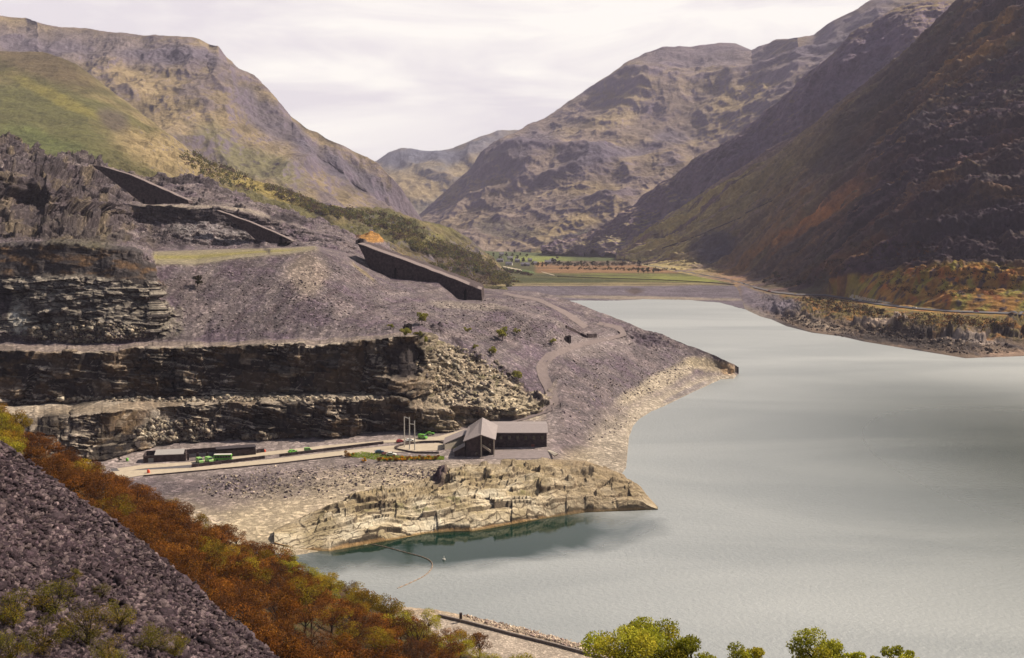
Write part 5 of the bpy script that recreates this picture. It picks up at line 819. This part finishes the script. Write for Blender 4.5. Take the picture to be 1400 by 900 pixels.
# ruined huts
def ruin(px, py, w, h, d, rz, label, roof=False):
    o = empty('ruined_hut', G(px, py), rz); m = MB(); m.poly([(0, 0, -1.5), (w, 0, -1.5), (w, 0, h), (w * .6, 0, h * 1.15), (w * .2, 0, h * .8), (0, 0, h * .6)], (0, .5, 0)); m.box(0, .5, .52, d, -1.5, h * .7); m.box(w - .5, w, .52, d, -1.5, h); m.box(.52, w - .52, d - .5, d, -1.5, h * .9); m.build('wall', MWALL, o)
    m = MB(); m.box(w * .3, w * .62, -.1, -.02, -.4, h * .72); m.build('doorway', MDOOR, o); return tag(o, label, 'ruin', 'ruined quarry huts')
ruin(551, 453, 4.6, 3.6, 4, R(8), 'roofless stone hut with a dark doorway among green bushes above the galleries')
ruin(773, 466, 3.6, 3.0, 3, R(10), 'small dark stone hut beside the bend of the quarry track'); ruin(486, 333, 7, 3.6, 4, R(-15), 'low dark winding house at the head of the largest incline')
# ------------------------------------------------------------------ village in the valley
MH = [mat_plain('whitewash', (.60, .57, .55), .85, .2, noise=.06), mat_plain('grey_render', (.30, .27, .27), .85, .2, noise=.08), mat_plain('cream_render', (.50, .44, .36), .85, .2, noise=.06)]; MHR = mat_plain('house_slates', (.17, .155, .18), .7, .3, noise=.1)
def house(px, py, w, d, h, rz, k, label):
    o = empty('village_house', ground('valley_floor', px, py), rz); m = MB(); m.poly([(0, 0, -1), (0, d, -1), (0, d, h), (0, d / 2, h + d * .38), (0, 0, h)], (w, 0, 0)); m.build('wall', MH[k], o)
    m = MB(); m.poly([(-.4, -.5, h - .35), (w + .4, -.5, h - .35), (w + .4, d / 2, h + d * .42), (-.4, d / 2, h + d * .42)], (0, 0, .3)); m.poly([(-.4, d / 2 + .02, h + d * .42), (w + .4, d / 2 + .02, h + d * .42), (w + .4, d + .5, h - .35), (-.4, d + .5, h - .35)], (0, 0, .3)); m.build('roof', MHR, o)
    m = MB(); m.box(w * .1, w * .1 + 1.1, d / 2 - .5, d / 2 + .5, h + d * .3, h + d * .42 + 1.8); m.build('chimney', MH[1], o)
    for f in (.2, .65): m = MB(); m.box(w * f, w * f + 1.3, -.1, -.02, h * .5, h * .5 + 1.5); m.build('window', MGLASS, o)
    m = MB(); m.box(w * .45, w * .45 + 1.1, -.1, -.02, -.5, 2.1); m.build('door', MS, o); return tag(o, label, 'house', 'houses of the village at the head of the lake')
for a in ((683, 350, 12, 8, 6, .1, 2, 'cream house standing highest among the dark village trees'), (679, 358.5, 16, 8, 5, -.1, 1, 'grey house at the left end of the village, lowest of its roofs'), (694, 355.5, 14, 8, 5.5, .2, 0, 'whitewashed house in the centre of the left village cluster'), (691, 363, 15, 8, 4.5, -.15, 0, 'long white cottage nearest the village road'), (704, 359, 12, 8, 5.5, .1, 1, 'grey house at the right end of the left village cluster'), (712, 364, 20, 9, 4, -.05, 1, 'long grey barn beside the valley road'), (722, 358, 10, 7, 5, .1, 1, 'small grey house standing between the two village clusters'), (745, 361, 14, 8, 5, 0., 1, 'grey white house, left of the pair behind the orange field'), (752.5, 359.5, 15, 8, 6, .1, 0, 'bright white house, right of the pair behind the orange field'), (729, 362, 9, 7, 4.5, .1, 0, 'small white cottage among trees left of the far pair of houses')): house(*a)
for a in ((578, 0), (590, 1), (606, 2)):
    pass
strip('valley_road', [(740, 371.6), (757, 376.2)], [(742, 373.0), (759, 377.6)], MROAD, .5, 'valley_floor', stp=2.)
strip('village_road', [(688, 364.2), (700, 366.5), (712, 369)], [(688, 365.4), (700, 368), (714, 370.8)], MROAD, .5, 'valley_floor', stp=2.)
# ------------------------------------------------------------------ trees of the wood
near_pal = {'rust brown': RU, 'olive': OL, 'yellow green': YG, 'dark brown': BR}
PR = {k: [plant_protos('oak_tree', 500 + 10 * i + j, 9 + j * .6, 4.3 + .3 * j, 11, 3000, .165, pal, .30, 1., thin=.5 if k != 'dark brown' else .3) for j in range(3)] for i, (k, pal) in enumerate(near_pal.items())}
def wood_label(c, px, py, de, sc, s_):
    w = 'at the far left end' if px < 60 else 'below the first gallery' if px < 130 else 'below the yard road end' if px < 200 else 'below the stone store' if px < 290 else 'below the pale foreshore' if px < 380 else 'left of the headland water' if px < 460 else 'beside the green water' if px < 560 else 'by the lakeside wall' if px < 640 else 'at the lower right end'
    r = 'outermost row' if de < 9 else 'second row' if de < 24 else 'row at the scree edge' if sc < 25 else 'inner rows' if de < 70 else 'nearest rows'
    k = 'tall' if s_ > .98 else 'small' if s_ < .8 else 'middling'
    return f"{k} {c if c != 'dark brown' else 'bare brown'} oak, {r}, {w}"
edge_x = [-300, 0, 100, 160, 250, 340, 430, 500, 560, 620, 700, 760]; edge_y = [500, 585, 640, 668, 715, 755, 790, 832, 858, 885, 925, 960]; sc_x = [-300, 0, 100, 200, 300, 362, 430, 700]; sc_y = [440, 612, 680, 750, 840, 895, 960, 1150]
pts = []; q = np.random.default_rng(77); pxs_, PB = GR['wooded_bank']; tries = 0
while tries < 26000 and len(pts) < 285:
    tries += 1; px = q.uniform(-60, 725); ye = np.interp(px, edge_x, edge_y); ys_ = np.interp(px, sc_x, sc_y); py = q.uniform(ye + 1, min(ys_ + 45, 1000))
    if py < ye: continue
    p = ground('wooded_bank', px, py); 
    if all((p.x - a[0].x) ** 2 + (p.y - a[0].y) ** 2 > (5.6 if p.y > 250 else 5.0) ** 2 for a in pts): pts.append((p, px, py, py - ye))
for p, px, py, de in pts:
    e = de < 14; r = q.random(); f = fbm(np.array([px / 90.]), np.array([py / 60.]), 3, 901)[0]
    if px < 30: c = 'olive' if r < .7 else 'yellow green'
    elif (px > 380 and (e or de < 40)): c = ['yellow green', 'olive', 'rust brown'][0 if r < .4 else 1 if r < .85 else 2]
    else: c = 'olive' if f + .35 * (r - .5) > .3 else 'dark brown' if r < .16 else 'rust brown'
    if 230 < px < 300 and e: c = 'olive'
    s_ = q.uniform(.72, 1.1) * (.82 if e else 1.0); place(PR[c][int(q.integers(0, 3))], p, q.uniform(0, 6.28), (s_ * 1.05, s_ * 1.05, s_ * (.9 if not e else .85)), wood_label(c, px, py, de, np.interp(px, sc_x, sc_y) - py, s_ / (.82 if e else 1.0)), 'tree', 'oak trees of the lakeside wood')
for px, py in ((-20, 602), (8, 598), (28, 606)): place(PR['olive'][0], ground('wooded_bank', px, py) + Vector((0, 0, 1)), px, 1.0, 'olive leafed oak at the extreme left end of the wood, against the dark gallery', 'tree', 'oak trees of the lakeside wood')
# ------------------------------------------------------------------ near trees, bottom right
def nbz(x, y): return 108.0 - .43 * y
NT = [(852, 835, 96, 4.1, 'tall fresh green tree, leftmost and highest of the treetops at the bottom edge'), (905, 843, 99, 3.9, 'fresh green tree just right of the highest treetop at the bottom edge'), (948, 866, 97, 2.6, 'smaller green tree at the right side of the largest treetop clump'), (1012, 879, 97, 2.4, 'low green treetop between the big clump and the round treetop'), (1035, 884, 98, 1.6, 'thin green treetop just right of the low treetop'), (1119, 857, 98, 3.0, 'round fresh green treetop standing alone at the bottom edge'), (1165, 888, 96, 1.8, 'small low treetop touching the right of the round treetop'), (1213, 873, 97, 1.7, 'narrow green treetop, second from the right at the bottom edge'), (1242, 888, 98, 1.7, 'lowest green treetop, rightmost at the bottom edge')]
for i, (px, top, D, r_, l) in enumerate(NT):
    t = Vector(at_d(px, top, D)); zb_ = nbz(0, D); h = max(t.z - zb_, 4.); o = plant_protos('ash_tree', 700 + i, h, r_, 15 if r_ > 2 else 9, int(5200 * (r_ / 3.5) ** 2) + 900, .125, GN, .3, 0., thin=.55); used.add(o.name); o.location = (t.x, t.y, zb_); tag(o, l, 'tree', 'fresh green treetops at the bottom of the picture')
# ------------------------------------------------------------------ saplings on the scree, bottom left
SPL = [plant_protos('birch_sapling', 740 + i, 4.2, 2.3, 16, 3600, .06, [(.21, .19, .02), (.15, .13, .016), (.24, .15, .018), (.09, .08, .014)], .12, 1., 3, .45) for i in range(3)]
for i, (px, py, s_, l) in enumerate(((22, 868, 1.1, 'leftmost'), (75, 850, 1.15, 'second from the left'), (120, 893, 1.2, 'in front, left of centre,'), (165, 870, 1.0, 'in the middle'), (205, 900, 1.0, 'in front, right of centre,'), (240, 905, .8, 'lowest and rightmost'), (60, 905, 1.0, 'at the lower left edge'), (12, 915, .9, 'in the bottom left corner'), (150, 925, 1.0, 'at the very bottom'), (100, 800, .5, 'small and highest up'), (140, 822, .55, 'small, above the middle'))):
    place(SPL[i % 3], ground('scree_tip', px, py), i * 1.3, s_, f'thin olive sapling on dark scree, {l} of its group'.replace(', of', ' of'), 'sapling', 'saplings on the foreground scree')
# ------------------------------------------------------------------ bushes in the quarry and on the right shore
BP = [plant_protos('willow_bush', 760 + i, 3.2, 1.9, 9, 700, .2, [(.22, .22, .04), (.28, .25, .05), (.16, .14, .03)], .1, 0., 3, nm=('stem', 'foliage')) for i in range(2)]; BD = plant_protos('thorn_bush', 770, 3.6, 2.1, 9, 700, .22, DK, .1, 0., 3, nm=('stem', 'foliage')); GO = [plant_protos('gorse_bush', 780 + i, 2.0, 1.5, 7, 420, .17, pal, .08, 0., 3, nm=('stem', 'foliage')) for i, pal in enumerate(([(.85, .42, .02), (.65, .30, .02), (.25, .2, .02)], [(.50, .22, .015), (.30, .13, .02), (.14, .12, .02)]))]
bl = 'willow bushes on the old spoil'
for px, py, s_, l in ((577, 444, 2.3, 'large round olive bush right of the ruined hut'), (553, 462, 1.7, 'green bush just below the doorway of the ruined hut'), (566, 463, 1.4, 'bright green bush right below the ruined hut'), (576, 470, 1.5, 'green bush on the edge of the broken slope below the ruined hut'), (534, 450, 1.0, 'small green bush left of the ruined hut'), (639, 456, 1.2, 'small yellow bush among dark boulders above the lit slope'), (687, 466, 2.6, 'tallest olive bush on the grey spoil slope'), (707, 458, 1.3, 'small green bush right of the tallest bush on the spoil'), (650, 478, 1.0, 'small bush beside the dark crack line of the lit slope'), (675, 487, 1.7, 'pale green bush on the dark rocky edge, halfway down'), (708, 520, 1.9, 'bright green bush at the lower end of the dark rocky edge'), (756, 471, 1.3, 'low green bush beside the quarry track bend'), (270, 392, 1.7, 'dark bush alone on the purple scree')):
    place(BD if 'dark bush' in l else BP[int(px) % 2], G(px, py), px, s_, l, 'bush', bl)
for px, py, s_, l in ((1062, 382, 3.4, 'dark conifer like tree above the far bend of the lake road'), (1046, 388, 2.0, 'dark bush left of the dark tree above the lake road'), (1092, 392, 2.4, 'dark bush right of the dark tree above the lake road'), (1370, 372, 3.0, 'large dark bush on the orange knoll at the right edge'), (1348, 376, 2.2, 'smaller dark bush left of the large one on the orange knoll'), (1205, 432, 2.0, 'dark bush below the lake road above the pale rocks'), (1120, 412, 1.6, 'dark bush below the lake road near the slate spoil')):
    place(BD, ground('dark_slope', px, py), px, s_, l, 'bush', 'dark bushes on the right shore')
for i, px in enumerate((474, 480, 499, 519, 526, 533, 540, 546, 552, 558, 564, 570, 576, 584, 590, 597)):
    y = 625 if px < 485 else 630.5 - (.02 * (px - 519) if px > 519 else -1); l = ('large orange gorse bush alone at the left end of the grass' if i == 0 else 'orange gorse bush beside the leftmost gorse' if i == 1 else 'small brown gorse bush in the middle of the bright grass' if i == 2 else 'orange and brown gorse bush in the row before the parked cars')
    place(GO[0 if (i * 7) % 3 else 1], G(px, y), i * 1.1, (1.4 if i == 0 else 1.15), l, 'gorse bush', 'gorse bushes along the yard bank')
place(BP[0], G(623, 617.5) , 1, .9, 'bright green bush against the pale side wall of the dark hall', 'bush', bl)
place(BD, G(163, 631), 1, .5, 'tiny dark bush by the foot of the talus at the left end of the yard', 'bush', bl)
# grass bank: one patch of grass, with blades
q = np.random.default_rng(31); n = 9000; gp = []
gx_, gy_ = q.uniform(478, 607, n), q.uniform(0, 1, n); top = np.interp(gx_, [478, 495, 520, 560, 607], [621, 618, 621, 625, 624]); bot = np.interp(gx_, [478, 500, 520, 560, 607], [625, 627, 630.5, 629, 629]); gy_ = top + (bot - top) * gy_
gp = np.array([tuple(G(a, b, .15)) for a, b in zip(gx_[:5000], gy_[:5000])]); pal = np.array([(.17, .26, .03), (.24, .30, .04), (.20, .20, .04)])
V, F, C = leaf_mesh(gp, .38, pal[q.integers(0, 3, len(gp))], q, .35); tag(np_mesh('grass_bank', V, F, M_leaf, False, C), kind='stuff')
# ------------------------------------------------------------------ trees and scrub far up the valley
VP = [plant_protos('valley_tree', 800 + i, 11, 5.0, 8, 260, 1.0, pal, .2, 0.) for i, pal in enumerate((DK, [(.055, .055, .02), (.08, .07, .025)], [(.10, .06, .04), (.08, .055, .04)]))]
q = np.random.default_rng(9); vt = [(675, 352), (688, 349), (684, 356), (692, 352), (700, 352), (707, 356), (700, 361), (716, 360), (718, 365), (728, 364), (735, 365), (741, 366), (747, 365), (756, 360), (759, 362), (764, 364), (770, 365), (776, 366), (786, 366), (795, 364), (762, 355), (810, 365), (830, 364.5), (850, 366), (874, 364), (672, 358), (668, 352), (695, 345), (703, 347), (711, 350), (720, 352), (873, 374), (880, 375), (886, 374.5), (893, 374.2), (900, 373)]
for i, (px, py) in enumerate(vt):
    w = 'among the houses of the village' if px < 725 else 'around the far pair of white houses' if px < 770 else 'in the hedge line behind the orange valley field'
    k = i % 3 if px > 760 else (0 if i % 2 else 1); place(VP[k], ground('valley_floor', px, py), i, q.uniform(.7, 1.25), f"{['dark evergreen', 'dull green', 'brown leafless'][k]} tree {w}", 'tree', 'trees of the far valley')
def scrub(name, g, region, n, size, pal, seed, clump=26, kind='stuff'):
    q = np.random.default_rng(seed); P = []
    for _ in range(n):
        px, py = region(q); c = ground(g, px, py); k = clump; d = q.normal(size=(k, 3)) * size * np.array([1, 1, .7]) * .5; P.append(np.array(tuple(c)) + d + [0, 0, size * .5])
    P = np.concatenate(P); pal = np.array(pal); cc = np.repeat(pal[q.integers(0, len(pal), n)], clump, 0) * q.uniform(.7, 1.3, (len(P), 1)); V, F, C = leaf_mesh(P, size * .32, cc, q, .6); return tag(np_mesh(name, V, F, M_leaf, False, C), kind=kind)
def in_blobs(bl):
    def f(q):
        cx, cy, rx, ry, a = bl[int(q.integers(0, len(bl)))]; t = q.uniform(0, 6.283); r = math.sqrt(q.uniform(0, 1)); u, v = r * math.cos(t) * rx, r * math.sin(t) * ry; a = R(a); return cx + u * math.cos(a) - v * math.sin(a), cy + u * math.sin(a) + v * math.cos(a)
    return f
scrub('hillside_scrub', 'green_hill', in_blobs([(520, 302, 60, 10, 12), (560, 325, 60, 8, 16), (640, 352, 40, 10, 20), (650, 375, 60, 12, 12), (450, 290, 40, 6, 10), (400, 270, 40, 8, 20), (690, 385, 20, 8, 20), (600, 345, 40, 8, 12), (300, 235, 60, 14, 25)]), 1000, 5.5, [(.09, .095, .03), (.12, .11, .03), (.10, .065, .04), (.17, .14, .04)], 41)
scrub('valley_scrub', 'valley_floor', in_blobs([(800, 362, 60, 3, 1), (880, 362, 60, 2.5, 1), (850, 369, 100, 1.2, 1), (700, 372, 30, 1.5, 10)]), 260, 4, [(.06, .045, .03), (.05, .05, .02), (.09, .05, .03)], 42)
scrub('slope_heather', 'dark_slope', in_blobs([(1180, 345, 120, 16, 0), (1300, 385, 100, 22, 0), (1300, 440, 90, 8, 4), (1150, 420, 60, 8, 10), (1110, 375, 60, 14, -10)]), 900, 2.4, [(.035, .025, .022), (.05, .035, .02), (.12, .05, .015), (.07, .06, .02)], 43, 16)
# ------------------------------------------------------------------ loose slate
def rocks(name, g, region, n, smin, smax, cols, seed, mat, flat=.45, pw=2.2, yaw=None, dims=(.6, 1.5, .5, 1.0), jit=.45):
    q = np.random.default_rng(seed); P = np.array([tuple(ground(g, *region(q))) for _ in range(n)]); s = smin + (smax - smin) * q.uniform(0, 1, n) ** (pw * 2)
    base = np.array([[-1, -1, -1], [1, -1, -1], [1, 1, -1], [-1, 1, -1], [-1, -1, 1], [1, -1, 1], [1, 1, 1], [-1, 1, 1]], float); V = base[None] + q.uniform(-jit, jit, (n, 8, 3)); V *= np.stack([q.uniform(dims[0], dims[1], n), q.uniform(dims[2], dims[3], n), q.uniform(.2 if yaw is None else flat * .5, flat * 1.6, n)], -1)[:, None] * s[:, None, None] * .5
    a, b, c = (q.uniform(0, 6.28, n), q.normal(0, .35, n), q.normal(0, .45, n)) if yaw is None else (yaw + q.normal(0, .16, n), q.normal(.10, .10, n), q.normal(.06, .08, n))
    ca, sa, cb, sb, cc, sc_ = np.cos(a), np.sin(a), np.cos(b), np.sin(b), np.cos(c), np.sin(c)
    x, y, z = V[..., 0], V[..., 1], V[..., 2]; y, z = y * cb[:, None] - z * sb[:, None], y * sb[:, None] + z * cb[:, None]; x, z = x * cc[:, None] + z * sc_[:, None], -x * sc_[:, None] + z * cc[:, None]; x, y = x * ca[:, None] - y * sa[:, None], x * sa[:, None] + y * ca[:, None]
    V = np.stack([x, y, z], -1) + P[:, None] + np.array([0, 0, 1]) * (s * .08)[:, None, None]; F0 = np.array([[0, 3, 2, 1], [4, 5, 6, 7], [0, 1, 5, 4], [1, 2, 6, 5], [2, 3, 7, 6], [3, 0, 4, 7]]); F = (F0[None] + 8 * np.arange(n)[:, None, None]).reshape(-1, 4)
    cols = np.array(cols, float); C = np.repeat(cols[q.integers(0, len(cols), n)] * q.uniform(.7, 1.3, (n, 1)), 8, 0); return tag(np_mesh(name, V, F, mat, False, C), kind='stuff')
SL = [(.14, .107, .113), (.175, .138, .138), (.10, .075, .084), (.25, .205, .19)]; SLD = [(.054, .035, .042), (.075, .051, .058), (.03, .019, .024), (.125, .09, .092)]
def scr_reg(q):
    while True:
        px = q.uniform(-30, 420); py = q.uniform(590, 960); yt = np.interp(px, [-300, 0, 100, 205, 290, 362, 430], [430, 603, 676, 748, 826, 886, 950])
        if py > yt + 1: return px, py
rocks('scree_slates', 'scree_tip', scr_reg, 90000, .07, .95, SLD, 51, M_scree, .33, 2.4)
rocks('scree_slabs', 'scree_tip', scr_reg, 260, .6, 1.9, SLD, 57, M_scree, .28, 1.2)
rocks('spoil_slates', 'quarry_hillside', in_blobs([(330, 415, 150, 45, 0), (480, 410, 90, 45, 10), (640, 440, 90, 25, 10), (720, 440, 80, 30, 15), (250, 320, 90, 14, 10), (100, 460, 120, 10, 0), (850, 500, 90, 30, -10)]), 15000, .2, 1.0, SL, 52, M_quarry, .5)
rocks('foreshore_stones', 'quarry_hillside', in_blobs([(450, 655, 140, 18, -3), (470, 660, 150, 22, -3), (430, 650, 150, 16, -3), (330, 665, 60, 18, 0), (600, 650, 50, 10, 0), (820, 560, 60, 40, -20), (900, 520, 60, 12, -25)]), 5000, .2, 1.0, [(.17, .13, .14), (.34, .27, .2), (.09, .07, .08)], 53, M_quarry, .6)
rocks('gallery_rubble', 'quarry_hillside', in_blobs([(640, 520, 80, 40, 20), (240, 590, 60, 12, 0), (300, 546, 240, 4, 0), (120, 455, 80, 14, 0), (215, 590, 22, 16, 0), (355, 597, 22, 4, 0)]), 7000, .4, 2.4, [(.36, .29, .21), (.22, .18, .14), (.10, .08, .07), (.42, .36, .28)], 54, M_quarry, .5)
rocks('shingle', 'lakeside_verge', in_blobs([(720, 863, 90, 5, 14), (800, 886, 60, 5, 16)]), 3000, .2, .8, [(.42, .32, .24), (.28, .2, .17), (.5, .4, .3)], 55, M_scree, .6)
rocks('shore_boulders', 'dark_slope', in_blobs([(1120, 446, 60, 8, 14), (1220, 455, 60, 8, 8), (1320, 474, 70, 10, 3)]), 1100, .5, 2.6, [(.12, .085, .065), (.06, .04, .035), (.24, .18, .14)], 56, M_right, .6)
